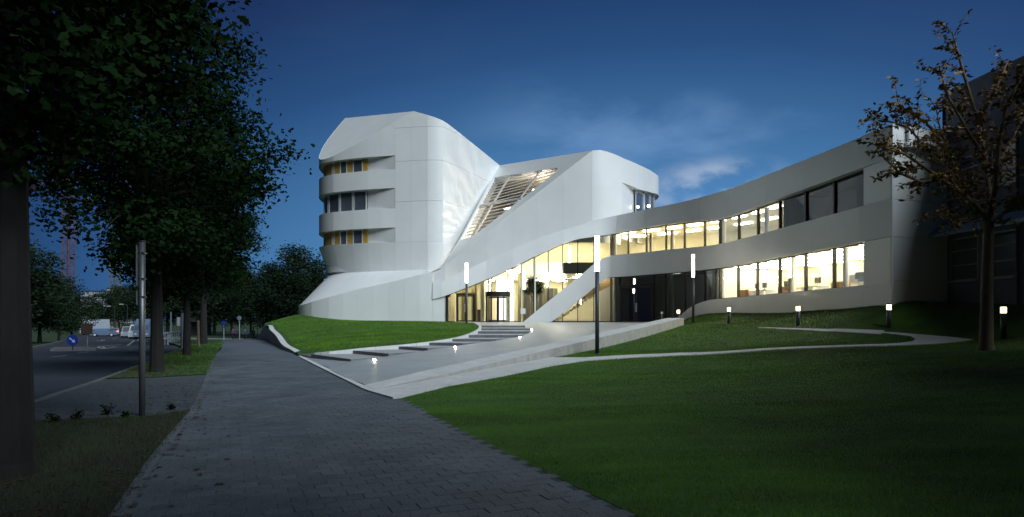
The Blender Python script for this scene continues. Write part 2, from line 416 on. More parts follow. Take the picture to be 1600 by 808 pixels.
# ridge point: sight line of (539,184) meets the roof plane
def ray(px, py): return Vector(((px - CX) / F, 1, (HY - py) / F))
def hit(px, py, pl):
    d = ray(px, py); o = Vector((0, 0, EYE)); t = (pl[0] - o).dot(pl[1]) / d.dot(pl[1]); return o + d * t
_y = 62.5
_y = 68.0; tC = Vector((X(538, _y), _y, Z(184.5, _y)))
champ = plane3(tA, tB, tC)
roofp2 = plane3(tB, tC, tE)     # roof falls from the ridge to the far corner
cuts = [champ, roofp2]
zr = [8.4, 9.68, 11.35, 13.12, 14.75, 15.95]
# tower bands between window rows, each cut into cladding panels by the two roof planes
towseam = [0, 5, nose - 3.2, nose, TC.spx(521), TC.spx(551), TC.spx(575), TC.spx(596), TC.spx(618), TC.spx(643), TC.spx(668)] + [TC.spx(692) + d for d in (0, 2.6, 5.8, 9, 12.2, 15.4)]
towseam = sorted(t for t in towseam if t < TC.L - .5) + [TC.L]
sW1 = TC.spx(617.5); sW0 = nose - 4.0; sWin = TC.spx(570)
zt1 = 24.5
taper = lambda t: -float(np.interp(t, [0, nose - 6, nose, TC.spx(520), TC.spx(560), TC.spx(640), TC.L], [-.6 * 0, .6, .95, .8, .4, 0.0, 0]))
panels(TC, towseam, 5.9, zr[0], taper, 0, WHITE, B)
for a, b in ((zr[1], zr[2]), (zr[3], zr[4])):
    panels(TC, [t for t in towseam if t <= sW1 + .3] + [sW1], a, b, 0, 0, WHITE, B) if False else None
def tower_band(z0, z1):
    ss = [t for t in towseam if t < sW1 - .4] + [sW1]
    panels(TC, ss, z0, z1, 0, 0, WHITE, B, cuts=cuts)
tower_band(zr[1], zr[2]); tower_band(zr[3], zr[4])
ss = [t for t in towseam if t < sW1 - .4] + [sW1]
panels(TC, ss, zr[5], zt1, 0, 0, WHITE, B, cuts=cuts)
ss = [sW1] + [t for t in towseam if t > sW1 + .4]
zc = [zr[0], 11.9, 15.4, 18.3, zt1]
for a, b in zip(zc, zc[1:]): panels(TC, ss, a + .01, b - .01, 0, 0, WHITE, B, cuts=cuts)
surf('wall_core', TC, .05, TC.L - .05, 6.0, zt1, -.62, -.62, JOINT, B, cuts=[(p[0] - p[1] * .3, p[1]) for p in cuts], rim=0)
bk = surf('wall_core', TC, sW1 + .05, TC.L - .05, 6.0, zt1, -.13, -.13, JOINT, B, cuts=[(p[0] - p[1] * .15, p[1]) for p in cuts], rim=0)
rec = lambda t: -float(np.interp(t, [0, sWin, sW1], [.55, .55, .015]))
for k, (a, b) in enumerate(((zr[0], zr[1]), (zr[2], zr[3]), (zr[4], zr[5]))):
    sa = nose - 5.5
    # panelled reveal tapering back into the facade
    mids = [TC.spx(585), TC.spx(601)]
    panels(TC, [sWin] + mids + [sW1 - .02], a, b, rec, rec, WHITE, B, rim=.02)
    ledge('soffit', TC, 0.05, sW1 - .02, b, 0, lambda t: rec(t) - .08, WHITE, B)
    ledge('sill', TC, 0.05, sW1 - .02, a, 0, lambda t: rec(t) - .08, WHITE, B)
    if k != 1:
        yl = [(499.2, 503.4), (504.5, 513), (516.6, 526.4), (538, 547), (563, 569.8)]
        wn = [(513, 516.6), (526.4, 538), (547, 563)]
        extra = [(nose - 1.2, nose - .4), (nose - 2.6, nose - 1.8), (nose - 4, nose - 3.2)]
    else:
        yl = []; wn = [(499.3, 506.5), (507.5, 525.5), (526.5, 547), (548, 569)]
        extra = []
    def S(p): return TC.spx(p)
    for q in yl:
        t0, t1 = S(q[0]), S(q[1])
        surf('yellow_panel', TC, t0, t1, a + .003, b - .003, -.42, -.42, YEL, B, rim=.2, step=.4)
    for t0, t1 in extra: surf('yellow_panel', TC, t0, t1, a + .003, b - .003, -.42, -.42, YEL, B, rim=.2)
    for q in wn + ([(None, None)] if k != 1 else []):
        if q[0] is None: t0, t1 = nose - 1.8, nose - 1.2
        else: t0, t1 = S(q[0]) + .01, S(q[1]) - .01
        w = bpy.data.objects.new('window', None)
        # frame as one mesh of four bars following the wall
        mb = MB(); p0, p1 = TC.at(t0, -.40), TC.at(t1, -.40); fw = .07
        if (p1 - p0).length < .5: fw = .04
        mb.bar((p0.x, p0.y, a + .03), (p1.x, p1.y, a + .03), .08, .06); mb.bar((p0.x, p0.y, b - .03), (p1.x, p1.y, b - .03), .08, .06)
        d = (p1 - p0).normalized()
        for pp in (p0 + d * fw / 2, p1 - d * fw / 2): mb.bar((pp.x, pp.y, a + .06), (pp.x, pp.y, b - .06), fw, .08, up=(d.y, -d.x, 0))
        fr = mb.build('window', ALU, B)
        mb = MB(); q0, q1 = TC.at(t0, -.44), TC.at(t1, -.44); mb.bar((q0.x, q0.y, (a + b) / 2), (q1.x, q1.y, (a + b) / 2), .02, b - a - .12)
        mb.build('pane', DGLASS, fr)
# sloping roof faces
def polyface(name, pts, m, parent=B, th=.12):
    n = (pts[1] - pts[0]).cross(pts[2] - pts[0]).normalized()
    if n.z < 0: n = -n
    vs = pts + [p - n * th for p in pts]; k = len(pts)
    return obj(name, vs, [list(range(k)), list(range(k, 2 * k))[::-1]] + [[i, i + k, (i + 1) % k + k, (i + 1) % k] for i in range(k)], m, parent)
def outline_cut(c, off=0):
    return [Vector((*c.at(t, off), 0)) for t in np.linspace(0, c.L, 90)]
def zpl(pl, x, y): return pl[0].z - ((x - pl[0].x) * pl[1].x + (y - pl[0].y) * pl[1].y) / pl[1].z
bm = bmesh.new()
ol = outline_cut(TC, -.03); vv = [bm.verts.new((p.x, p.y, 40)) for p in ol]; bm.faces.new(vv)
r_ = bmesh.ops.extrude_face_region(bm, geom=bm.faces[:])
for v in r_['geom']:
    if isinstance(v, bmesh.types.BMVert): v.co.z = 12
# solid, cut by both planes, then keep only the caps lying on the planes
for pc, pn in cuts:
    g = bmesh.ops.bisect_plane(bm, geom=bm.verts[:] + bm.edges[:] + bm.faces[:], plane_co=pc - pn * .02, plane_no=pn, clear_outer=True)
    ed = [x for x in g['geom_cut'] if isinstance(x, bmesh.types.BMEdge)]
    bmesh.ops.edgeloop_fill(bm, edges=ed) if False else bmesh.ops.contextual_create(bm, geom=ed)
bm.normal_update()
kill = [f for f in bm.faces if not (abs(f.normal.dot(champ[1])) > .999 or abs(f.normal.dot(roofp2[1])) > .999)]
bmesh.ops.delete(bm, geom=kill, context='FACES')
me = bpy.data.meshes.new('roof'); bm.to_mesh(me); bm.free(); me.materials.append(WHITE2); new('roof', me, B)
# ---- podium
ptop = K(PC, [(465, 480), (478, 475), (514, 464.5), (558, 452.5), (612, 440.5), (640, 433.5), (660, 428.8), (676, 424), (690, 418), (697, 413)])
def podtop(t): return ptop(t) if t > PC.spx(466) else max(2.75, ptop(t))
ps = [0, 3.5] + seams(PC, [467, 487, 514, 536, 558, 583, 607, 632, 655, 676]) 
panels(PC, ps, 1.2, podtop, 0, 0, WHITE, B)
fb = K(FC, [(640, 470), (676, 468), (697, 462.5), (712, 456.5), (743, 444.5), (763, 436.5), (800, 419.5), (840, 399.5), (857, 391.8), (870, 386), (880, 381.5), (890, 378.3), (905, 374), (930, 370.6), (955, 367),
            (982, 362), (1010, 357.2), (1041, 351.7), (1080, 347.5), (1116, 344.3)])
surf('panel', PC, PC.spx(676) + .01, PC.L - .02, 1.2, lambda t: fb(FC.spx(690)) + .3, 0, 0, WHITE, B)
surf('wall_core', PC, .1, PC.L - .1, 1.2, lambda t: podtop(t) - .02, -.12, -.12, JOINT, B, rim=0)
# sloping ledge from podium top edge up to the foot of the tower
def ledge_between(n=60):
    vs = []; fs = []
    ta = np.linspace(0.1, PC.spx(690), n); tb = np.linspace(1.5, TC.spx(690), n)
    # pair the nose regions
    an, bn = PC.spx(466), TC.spx(512)
    for i in range(n):
        f = i / (n - 1)
        a = np.interp(f, [0, .25, 1], [0.1, an, PC.spx(690)]); b = np.interp(f, [0, .25, 1], [1.5, nose - .2, TC.spx(690)])
        p = PC.at(a, 0.0); q = TC.at(b, taper(b) - .1); vs += [(p.x, p.y, podtop(a)), (q.x, q.y, 5.98)]
    for i in range(n - 1): fs.append([2 * i, 2 * i + 2, 2 * i + 3, 2 * i + 1])
    return vs, fs
v_, f_ = ledge_between(); obj('sloping_roof', v_, f_, WHITE2, B, smooth=True)
# ---- main front: upper wall, folded lower band, parapet
rt = [(690, 418), (925, 235.5), (932, 234), (941, 234.5), (950, 237.5), (975, 248), (1000, 258.5), (1016, 266), (1024, 271.5), (1029, 277)]
btop0 = K(BC, rt)
sBn = BC.spx(1028)
def btop(t): return btop0(t) if t < sBn else btop0(sBn)
crease = [(690, 441), (720, 425), (760, 406.5), (791, 391), (850, 366.5), (900, 349.5), (930, 343), (960, 337.2), (1000, 330), (1029, 325)]
bbot = K(BC, crease[:-3] + [(960, 345), (1000, 345), (1029, 335)])
bs = seams(BC, [668, 690, 718, 760, 800, 839, 880, 925, 972])
panels(BC, bs, lambda t: bbot(t) - .35, btop, 0, 0, WHITE, B)
ztr = 1.7 + (499 - 287) / 1000 * 54.2
rz1 = K(BC, [(972, 285.5), (998, 295.8), (1012, 299), (1028, 304)])
def rzt(t): return rz1(min(t, sBn))
rzb = lambda t: Z(328, 57)
s972, s998 = BC.spx(972), BC.spx(998)
panels(BC, [s972] + seams(BC, [1000, 1018]) + [sBn + 1.5, BC.L], rzt, btop, 0, 0, WHITE, B)
recB = lambda t: -float(np.interp(t, [s972, s998], [.015, .5]))
panels(BC, [s972 + .02, (s972 + s998) / 2, s998], 8.5, rzt, recB, recB, WHITE, B, rim=.02)
ledge('soffit', BC, s972, BC.L, rzt, 0, lambda t: recB(t) - .1, WHITE, B)
panels(BC, [s998, sBn + 1.2, BC.L], 8.5, lambda t: 10.9, -.0, 0, WHITE, B)
for t0, t1 in ((BC.spx(999), BC.spx(1011.5)), (BC.spx(1012.5), BC.spx(1021)), (BC.spx(1021.8), BC.spx(1027.5)), (sBn + .1, sBn + 1.6)):
    p0, p1 = BC.at(t0, -.35), BC.at(t1, -.35); d = (p1 - p0).normalized(); mb = MB(); zt_ = min(rzt(t0), rzt(t1))
    for zz in (10.95, zt_ - .04): mb.bar((p0.x, p0.y, zz), (p1.x, p1.y, zz), .08, .07)
    for pp in (p0 + d * .04, p1 - d * .04): mb.bar((pp.x, pp.y, 10.98), (pp.x, pp.y, zt_ - .07), .08, .08, up=(d.y, -d.x, 0))
    fr = mb.build('window', ALU, B); q0, q1 = BC.at(t0, -.4), BC.at(t1, -.4)
    MB().bar((q0.x, q0.y, (10.9 + zt_) / 2), (q1.x, q1.y, (10.9 + zt_) / 2), .02, zt_ - 10.9 - .1).build('pane', DGLASS, fr)
    if t0 == BC.spx(999): gp = BC.at(t1, .12); GLOBE = (gp.x, gp.y, Z(322.0, gp.y))
surf('wall_core', BC, BC.spx(735), s972, 8.0, lambda t: btop(t) - .1, -.14, -.14, JOINT, B, rim=0)
surf('wall_core', BC, s998 - 1, BC.L, 8.5, lambda t: btop(t) - .15, -.56, -.56, JOINT, B, rim=0)
ledge('roof', BC, BC.spx(925), BC.L, lambda t: btop(t) - .03, 0, -9, WHITE2, B, z1=14.2)
# folded band, px 676..1029, leaning outwards at its foot, then parapet of the wing
ctop = K(FC, crease + [(1045, 322), (1060, 319), (1080, 314.5), (1100, 309.5), (1125, 302.5), (1150, 295), (1200, 276.5), (1250, 257), (1300, 237.5), (1350, 217.5), (1390, 200), (1408, 194)])
ctop_r = lambda t: ctop(t)
UP0 = FC.spx(1116)
zupT = lambda t: fb(t) if t < UP0 else float(np.interp(t, [UP0, FC.spx(1127), FC.L], [fb(UP0), 8.56, 8.78]))
bandout = lambda t: float(np.interp(t, [FC.spx(676), FC.spx(800), FC.spx(1029), FC.L], [.12, .55, .45, .4]))
bandin = lambda t: float(np.interp(t, [FC.spx(676), FC.spx(690), FC.spx(760), FC.spx(900), FC.spx(960), FC.spx(1029), FC.L], [.07, .05, -.4, -.30, .0, .38, .38]))
fs = seams(FC, [676, 690, 718, 760, 800, 839, 880, 925, 965, 1010, 1055, 1100, 1148, 1205, 1270, 1355]) + [FC.L]
panels(FC, fs, zupT, ctop_r, bandout, bandin, WHITE, B, rows=2)
ledge('soffit', FC, FC.spx(697), FC.spx(1358), zupT, bandout, -.12, WHITE, B)
ledge('parapet_cap', FC, FC.spx(1029), FC.L, ctop_r, .38, -.4, WHITE2, B)
surf('parapet_back', FC, FC.spx(1029), FC.L, 9.3, ctop_r, -.4, -.4, WHITE2, B, rim=0)
slab('flat_roof', FC, FC.spx(1000), FC.L, -.3, -9, 9.25, 9.45, JOINT, B)
# middle band with the diagonal leg that runs down to the ground
zmb = lambda t: float(np.interp(t, [FC.spx(955), FC.spx(1040), FC.L], [5.1, 5.2, 5.32]))
zmt = lambda t: float(np.interp(t, [FC.spx(955), FC.spx(1040), FC.spx(1125), FC.L], [6.85, 6.95, 6.85, 6.98]))
fs2 = seams(FC, [955, 982, 1041, 1101, 1148, 1205, 1270, 1355]) + [FC.L]
panels(FC, fs2, zmb, zmt, .42, .42, WHITE, B)
ledge('soffit', FC, FC.spx(955), FC.spx(1358), zmb, .42, -.12, WHITE, B); ledge('sill', FC, FC.spx(955), FC.spx(1358), zmt, .42, -.12, WHITE2, B)
legT = K(FC, [(818, 503.4), (850, 477), (880, 452.5), (905, 432.5), (918, 421.5), (926, 414.5), (933, 409), (940, 405), (947, 402.6), (955, 401.2)])
legB = K(FC, [(818, 503.5), (861, 503.5), (880, 489.5), (905, 469), (930, 448.5), (940, 440.5), (946, 436.5), (951, 434.6), (955, 433.9)])
legTz = lambda t: legT(t)
sl0, sl1 = FC.spx(818), FC.spx(955)
panels(FC, [sl0, FC.spx(862), FC.spx(905), sl1], legB, legTz, .42, .42, WHITE, B, step=.25)
ledge('soffit', FC, FC.spx(861), sl1, legB, .42, -.1, WHITE, B, step=.3); ledge('leg_top', FC, sl0, sl1, legTz, .42, -.1, WHITE2, B, step=.3)
# low band of the wing, sweeping down to the terrace
lowT = K(FC, [(1062, 500), (1070, 492), (1080, 483.5), (1090, 477.5), (1101, 473), (1110, 470.3), (1118, 468.6), (1127, 467.4)])
slw = FC.spx(1127)
lowz = lambda t: lowT(t) if t < slw else float(np.interp(t, [slw, FC.L], [lowT(slw), 3.28]))
panels(FC, seams(FC, [1064, 1084, 1118, 1170, 1252, 1358]) + [FC.L], 1.0, lowz, .55, .42, WHITE, B, step=.3)
ledge('sill', FC, FC.spx(1064), FC.spx(1358), lowz, .42, -.12, WHITE2, B, step=.3)
surf('plinth', FC, FC.spx(1075), FC.L, 1.0, lambda t: float(np.interp(t, [FC.spx(1080), FC.spx(1128), FC.L], [1.95, 2.2, 2.44])), .60, .60, DARKM, B, rim=.05) if False else None
# solid end bay of the wing
s358 = FC.spx(1358.5)
endo = lambda t: float(np.interp(t, [s358, FC.L - .05], [.30, .415]))
panels(FC, [s358, FC.L], lambda t: lowz(t) + .012, lambda t: zmb(t) - .012, endo, endo, WHITE, B)
panels(FC, [s358, FC.L], lambda t: zmt(t) + .012, lambda t: zupT(t) - .012, endo, endo, WHITE, B)
surf('wall_core', FC, s358 - .05, FC.L - .05, 1.0, 10, .2, .2, JOINT, B, rim=0)
surf('wall_core', FC, FC.spx(700), FC.L - .05, lambda t: zupT(t) + .03, lambda t: ctop(t) - .06, lambda t: -.05, lambda t: bandin(t) - .12, JOINT, B, rim=0)
surf('wall_core', FC, FC.spx(955), FC.L - .05, lambda t: zmb(t) + .03, lambda t: zmt(t) - .03, .2, .2, JOINT, B, rim=0)
surf('wall_core', FC, FC.spx(1090), FC.L - .05, 1.0, lambda t: lowz(t) - .03, .2, .2, JOINT, B, rim=0)
# end wall of the wing
e0 = FC.at(FC.L, .42); e1 = Vector((X(1476, 29.0), 29.0))
EW = Curve([tuple(e0), tuple((e0 + e1) / 2), tuple(e1), (21.6, 29.6)], smooth=False)
zE = [1.0, 6.05, 7.4, float(ctop(FC.L))]
for a, b in ((1.0, 3.4), (3.4, 5.3), (5.3, 6.95), (6.95, 8.8), (8.8, float(ctop(FC.L)))):
    panels(EW, [0.02, EW.L * .5, EW.L], a + .008, b - .008, 0, 0, WHITE, B)
surf('wall_core', EW, .1, EW.L, 1.0, float(ctop(FC.L)) - .05, -.14, -.14, JOINT, B, rim=0)

# ---- sloping roof plane with the louvred opening
P1 = Vector((*BC.at(BC.spx(690), 0), BC.z(690, 418))); P2 = Vector((*BC.at(BC.spx(925), 0), BC.z(925, 235.5))); P3 = tE.copy()
RP = plane3(P1, P2, P3)
def sharpen(px, py): return hit(px, py, RP)
outer = [P1, hit(812, 323, RP), P2, hit(780, 258.5, RP), hit(769, 277, RP), hit(718, 374, RP)]
hole = [hit(*q, RP) for q in ((773, 277), (869, 262), (871.5, 264.5), (867, 270), (852, 282), (828, 300.5), (795, 326), (765, 349.5), (750, 361), (742, 367), (733, 371.5), (720.5, 374.5))]
n_ = RP[1]
tri = geometry.tessellate_polygon([outer, hole]); allp = outer + hole
mb = MB(); mb.add([p for p in allp], [list(t) for t in tri])
k = len(outer); hb = [p - n_ * .7 for p in hole]
mb.add(hole + hb, [[i, (i + 1) % len(hole), (i + 1) % len(hole) + len(hole), i + len(hole)] for i in range(len(hole))])
mb.build('sloping_roof', WHITE2, B)
# rows of louvre slats follow the level lines of the roof plane
lv = n_.cross(Vector((0, 0, 1))).normalized()
if lv.x < 0: lv = -lv
upv = lv.cross(n_).normalized()
if upv.z < 0: upv = -upv
o_ = hole[-1]
H2 = [((p - o_).dot(lv), (p - o_).dot(upv)) for p in hole]
def span(v):
    xs = []
    for i in range(len(H2)):
        (x1, y1), (x2, y2) = H2[i], H2[(i + 1) % len(H2)]
        if (y1 > v) != (y2 > v): xs.append(x1 + (v - y1) / (y2 - y1) * (x2 - x1))
    return (min(xs), max(xs)) if len(xs) >= 2 else None
vmin, vmax = min(p[1] for p in H2), max(p[1] for p in H2)
NS = 19
for i in range(NS):
    v = vmin + (vmax - vmin) * (i + .5) / NS; sp_ = span(v)
    if not sp_ or sp_[1] - sp_[0] < .3: continue
    a = o_ + lv * (sp_[0] + .03) + upv * v - n_ * .18; b = o_ + lv * (sp_[1] - .03) + upv * v - n_ * .18
    q = (Vector((0, -.75, .35)))
    MB().bar(a, b, .05, (vmax - vmin) / NS * .50, up=(upv - n_ * .35)).build('louvre_slat', SLATM, B)
for (a, b) in (((796, 274), (741, 366)), ((843, 267), (806, 317)), ((745, 321.5), (815, 309))):
    pa, pb = hit(*a, RP) - n_ * .06, hit(*b, RP) - n_ * .06; MB().bar(pa, pb, .22, .1, up=n_).build('louvre_beam', SLATM, B)
# room behind the louvres
inner = [p - n_ * 3.2 for p in hole]
cen = sum(hole, Vector()) / len(hole)
big = [cen + (p - cen) * 1.15 - n_ * 3.0 for p in hole]
LRW = mat('louvre_room_wall', (.30, .28, .23), .8); LRL = lightmat('louvre_room_lamp', (1, .87, .68), 26); obj('inner_wall', big, [list(range(len(big)))], LRW, B)
for (px_, py_), w_ in (((790, 292), 1.6), ((842, 283), 2.6), ((762, 330), 2.0), ((752, 345), 1.4)):
    p = hit(px_, py_, RP) - n_ * 2.3
    MB().bar(p - lv * w_ * .5, p + lv * w_ * .5, .08, 1.5, up=upv).build('inner_dark_window', BLACK, B)
for (px_, py_), w_ in (((736, 368), 2.4), ((768, 337), 4.0), ((800, 300), 5.0), ((835, 272), 3.0)):
    p = hit(px_, py_, RP) - n_ * 1.5
    MB().bar(p - lv * w_ * .5, p + lv * w_ * .5, .2, .1, up=n_).build('strip_light', LRL, B)
mb = MB(); mb.add(hb + big, [[i, (i + 1) % len(hole), (i + 1) % len(hole) + len(hole), i + len(hole)] for i in range(len(hole))]); mb.build('inner_wall', LRW, B)

# ------------------------------------------------------------------ glazing
FLZ = 1.48
def bay(p0, p1, zl, zh, fm, gm, off=0.0, mw=.09, frame=True, nm='window'):
    """a storey-high glazing bay between two photo columns: frame part and pane sub-part"""
    t0, t1 = FC.spx(p0), FC.spx(p1); zl, zh = fn(zl), fn(zh)
    a, b = FC.at(t0, off), FC.at(t1, off); d = (b - a).normalized(); up = (d.y, -d.x, 0); mb = MB()
    za0, za1, zb0, zb1 = zl(t0), zh(t0), zl(t1), zh(t1)
    mb.bar((a.x, a.y, za0), (a.x, a.y, za1 + .12), mw, .16, up=up)
    mb.bar((a.x + d.x * mw / 2, a.y + d.y * mw / 2, za0 + .03), (b.x - d.x * mw / 2, b.y - d.y * mw / 2, zb0 + .03), .1, .06)
    mb.bar((a.x + d.x * mw / 2, a.y + d.y * mw / 2, za1 - .02), (b.x - d.x * mw / 2, b.y - d.y * mw / 2, zb1 - .02), .1, .07)
    fr = mb.build(nm, fm, B)
    o2 = Vector((d.y, -d.x)) * -.02; vs = [(a.x + o2.x, a.y + o2.y, za0), (b.x + o2.x, b.y + o2.y, zb0), (b.x + o2.x, b.y + o2.y, zb1), (a.x + o2.x, a.y + o2.y, za1)]
    obj('pane', vs, [[0, 1, 2, 3]], gm, fr); return fr
hall = [697.5, 712, 743.5, 763, 793.7, 814.7, 834.5, 856.8, 879, 902.6, 927.8, 954.7]
for p0, p1 in zip(hall, hall[1:]):
    if p0 == 763: zl = 3.95
    elif p0 == 712: zl = 3.85
    else: zl = FLZ
    bay(p0, p1, zl, lambda t: zupT(t) + .02, BLACK if p0 < 860 else DARKM, GLASS, mw=.07)
upx = [954.7, 982, 1010.5, 1041, 1070, 1101.6, 1125.5, 1155, 1185, 1219.3, 1260, 1304.5, 1357.5]
for i, (p0, p1) in enumerate(zip(upx, upx[1:])):
    bay(p0, p1, zmt, zupT, BLACK, GLASS if i < 6 else (glassmat('dim_glass', (.42, .47, .52), .16) if i < 9 else GLASSN), mw=.08 if i < 6 else .12)
gpx = [954.7, 968.5, 1022, 1040, 1070.5, 1101.8, 1115.5]
for p0, p1 in zip(gpx, gpx[1:]):
    bay(p0, p1, (4.42 if p0 == 968.5 else (lambda t: max(FLZ, lowz(t)) if p1 > 1060 else FLZ)), zmb, BLACK, GLASSD, mw=.08)
lpx = [1115.5, 1125.5, 1154, 1184, 1219, 1259.5, 1304, 1357]
for p0, p1 in zip(lpx, lpx[1:]): bay(p0, p1, lowz, zmb, BLACK, GLASS, mw=.12)
def post_at(px, zl, zh, m, off=0, w=.12, nm='post', parent=B):
    p = FC.at(FC.spx(px), off); MB().tube([(p.x, p.y, zl), (p.x, p.y, zh)], w / 2, 10).build(nm, m, parent)
for px_, zh in ((816.5, 6.3), (836, 7.0), (858.5, 7.5)):
    pass
# pale piers standing behind the glass
for px_, zl, zh, w in ((957, 6.9, 8.6, .5), (1012, 6.9, 8.5, .25), (1045, 6.9, 8.6, .3), (1043.5, 1.5, 5.2, .35), (1120.5, 6.9, 8.6, .5), (1120.5, 3.0, 5.2, .45), (1188, 6.9, 8.6, .3), (1228, 6.9, 8.6, .35), (1226, 2.4, 5.3, .4), (1309, 2.4, 5.3, .3), (960.5, 1.5, 5.1, .5), (697.5, 1.5, 3.6, .1)):
    p = FC.at(FC.spx(px_), -.45); MB().tube([(p.x, p.y, zl), (p.x, p.y, zh)], w / 2, 12).build('column', INTP, B)
for px_ in (815.5, 836.2):
    p = FC.at(FC.spx(px_), .10); MB().bar((p.x, p.y, FLZ), (p.x, p.y, zupT(FC.spx(px_))), .10, .06, up=(0, -1, 0)).build('post', INTP, B)

# double door with black frame (left), revolving door, dark double door (right)
def leaf_door(p0, p1, zl, zh, parent, gm, nleaf=2, off=.05):
    a, b = FC.at(FC.spx(p0), off), FC.at(FC.spx(p1), off); L = (b - a).length; ang = math.atan2(b.y - a.y, b.x - a.x)
    d = MB(); d.box(0, -.08, 0, .12, .08, zh - zl, ang, (a.x, a.y, zl)); d.box(L - .12, -.08, 0, L, .08, zh - zl, ang, (a.x, a.y, zl)); d.box(.12, -.08, zh - zl - .14, L - .12, .08, zh - zl, ang, (a.x, a.y, zl))
    dr = d.build('door', BLACK, parent); w = (L - .24) / nleaf
    for i in range(nleaf):
        x0 = .12 + w * i; lf = MB(); H = zh - zl - .15
        for q in ((x0, .02, x0 + .07, H), (x0 + w - .07, .02, x0 + w, H), (x0 + .07, .02, x0 + w - .07, .12), (x0 + .07, H - .09, x0 + w - .07, H)): lf.box(q[0] + .003, -.04, q[1], q[2] - .003, .04, q[3], ang, (a.x, a.y, zl))
        lf.box(x0 + .07, -.012, .12, x0 + w - .07, -.004, H - .09, ang, (a.x, a.y, zl))
        o = lf.build('door_leaf', [BLACK, gm], dr)
        for f in o.data.polygons[24:30]: f.material_index = 1
        hx = x0 + (w - .05 if i == 0 else .05); MB().box(hx - .015, -.11, .8, hx + .015, -.07, 1.5, ang, (a.x, a.y, zl)).build('door_handle', ALU, dr)
    return dr
leaf_door(713, 742.5, FLZ + .01, 3.83, B, GLASS); leaf_door(969.5, 1021.5, FLZ + .01, 4.40, B, GLASSD)
rc = FC.at(FC.spx(778.3), .2); R = 1.0; mb = MB()
zt_ = 3.95; ring = lambda r: [(rc.x + r * math.cos(a), rc.y + r * math.sin(a)) for a in np.linspace(0, 2 * math.pi, 33)[:-1]]
mb.prism(ring(R + .03), zt_ - .38, zt_); mb.prism(ring(R + .02), FLZ + .004, FLZ + .06)
for a in (200, 340, 240, 300, 20, 160):
    x, y = rc.x + R * math.cos(math.radians(a)), rc.y + R * math.sin(math.radians(a)); mb.box(-.04, -.04, FLZ + .06, .04, .04, zt_ - .38, math.radians(a), (x, y, 0))
rv = mb.build('revolving_door', BLACK, B)
for a0, a1 in ((160, 240), (300, 380)):
    aa = [math.radians(a0 + (a1 - a0) * i / 6) for i in range(7)]; vs = []
    for a in aa: vs += [(rc.x + (R - .01) * math.cos(a), rc.y + (R - .01) * math.sin(a), FLZ + .06), (rc.x + (R - .01) * math.cos(a), rc.y + (R - .01) * math.sin(a), zt_ - .38)]
    obj('curved_pane', vs, [[2 * i, 2 * i + 2, 2 * i + 3, 2 * i + 1] for i in range(6)], GLASS, rv)
for a in (272, 32, 152):
    a = math.radians(a); d = Vector((math.cos(a), math.sin(a))); m2 = MB()
    for r in (.08, .86): m2.bar((rc.x + d.x * r, rc.y + d.y * r, FLZ + .07), (rc.x + d.x * r, rc.y + d.y * r, zt_ - .4), .07, .07, up=(d.y, -d.x, 0))
    for z_ in (FLZ + .12, zt_ - .45): m2.bar((rc.x + d.x * .1, rc.y + d.y * .1, z_), (rc.x + d.x * .84, rc.y + d.y * .84, z_), .05, .1)
    wv = m2.build('door_wing', BLACK, rv)
    vs = [(rc.x + d.x * r, rc.y + d.y * r, z_) for r, z_ in ((.1, FLZ + .1), (.84, FLZ + .1), (.84, zt_ - .42), (.1, zt_ - .42))]
# ------------------------------------------------------------------ interior of the building
s = FC.spx
def iwall(px, o0, o1, z0, z1, m, th=.15, nm='inner_wall'):
    t = s(px); a, b = FC.at(t, o0), FC.at(t, o1); MB().bar((a.x, a.y, (z0 + z1) / 2), (b.x, b.y, (z0 + z1) / 2), th, z1 - z0).build(nm, m, B)
slab('floor', FC, s(700), s(1116), -.02, -9, FLZ - .2, FLZ, INTF, B)
slab('inner_wall', FC, s(665), s(800), -8.2, -8.4, FLZ, 5.9, INTW, B); slab('inner_wall', FC, s(800), s(955), -8.2, -8.4, FLZ, 9.0, INTW, B)
slab('ceiling', FC, s(800), s(960), -1.7, -9, 8.95, 9.15, INTC, B); slab('ceiling', FC, s(960), s(1220), -.1, -9, 8.95, 9.15, INTC, B); slab('ceiling', FC, s(698), s(800), -1.3, -9, 5.92, 6.05, INTC, B)
iwall(699.5, -.1, -1.4, FLZ, 3.6, INTW, .1); iwall(699.5, -1.45, -8.3, FLZ, 5.9, INTW, .1)
slab('upper_floor', FC, s(880), s(1357), -.1, -9, 5.45, 6.35, INTC, B)
slab('gallery', FC, s(742), s(880), -4.6, -9, 5.3, 5.75, INTC, B)
slab('balustrade', FC, s(742), s(880), -4.5, -4.56, 5.7, 6.8, INTP, B)
slab('inner_wall', FC, s(955), s(1220), -7.2, -7.4, 6.35, 8.95, INTW, B)
iwall(957.5, -.5, -6, FLZ, 5.4, INTW); iwall(1112, -.6, -7, 6.35, 8.9, INTW) if False else None
iwall(751, -1.2, -3.4, FLZ, 5.2, INTW, .3); iwall(1218, -.3, -7.3, 6.35, 9.0, INTW); iwall(1117.5, -.3, -7, FLZ, 5.3, INTW)
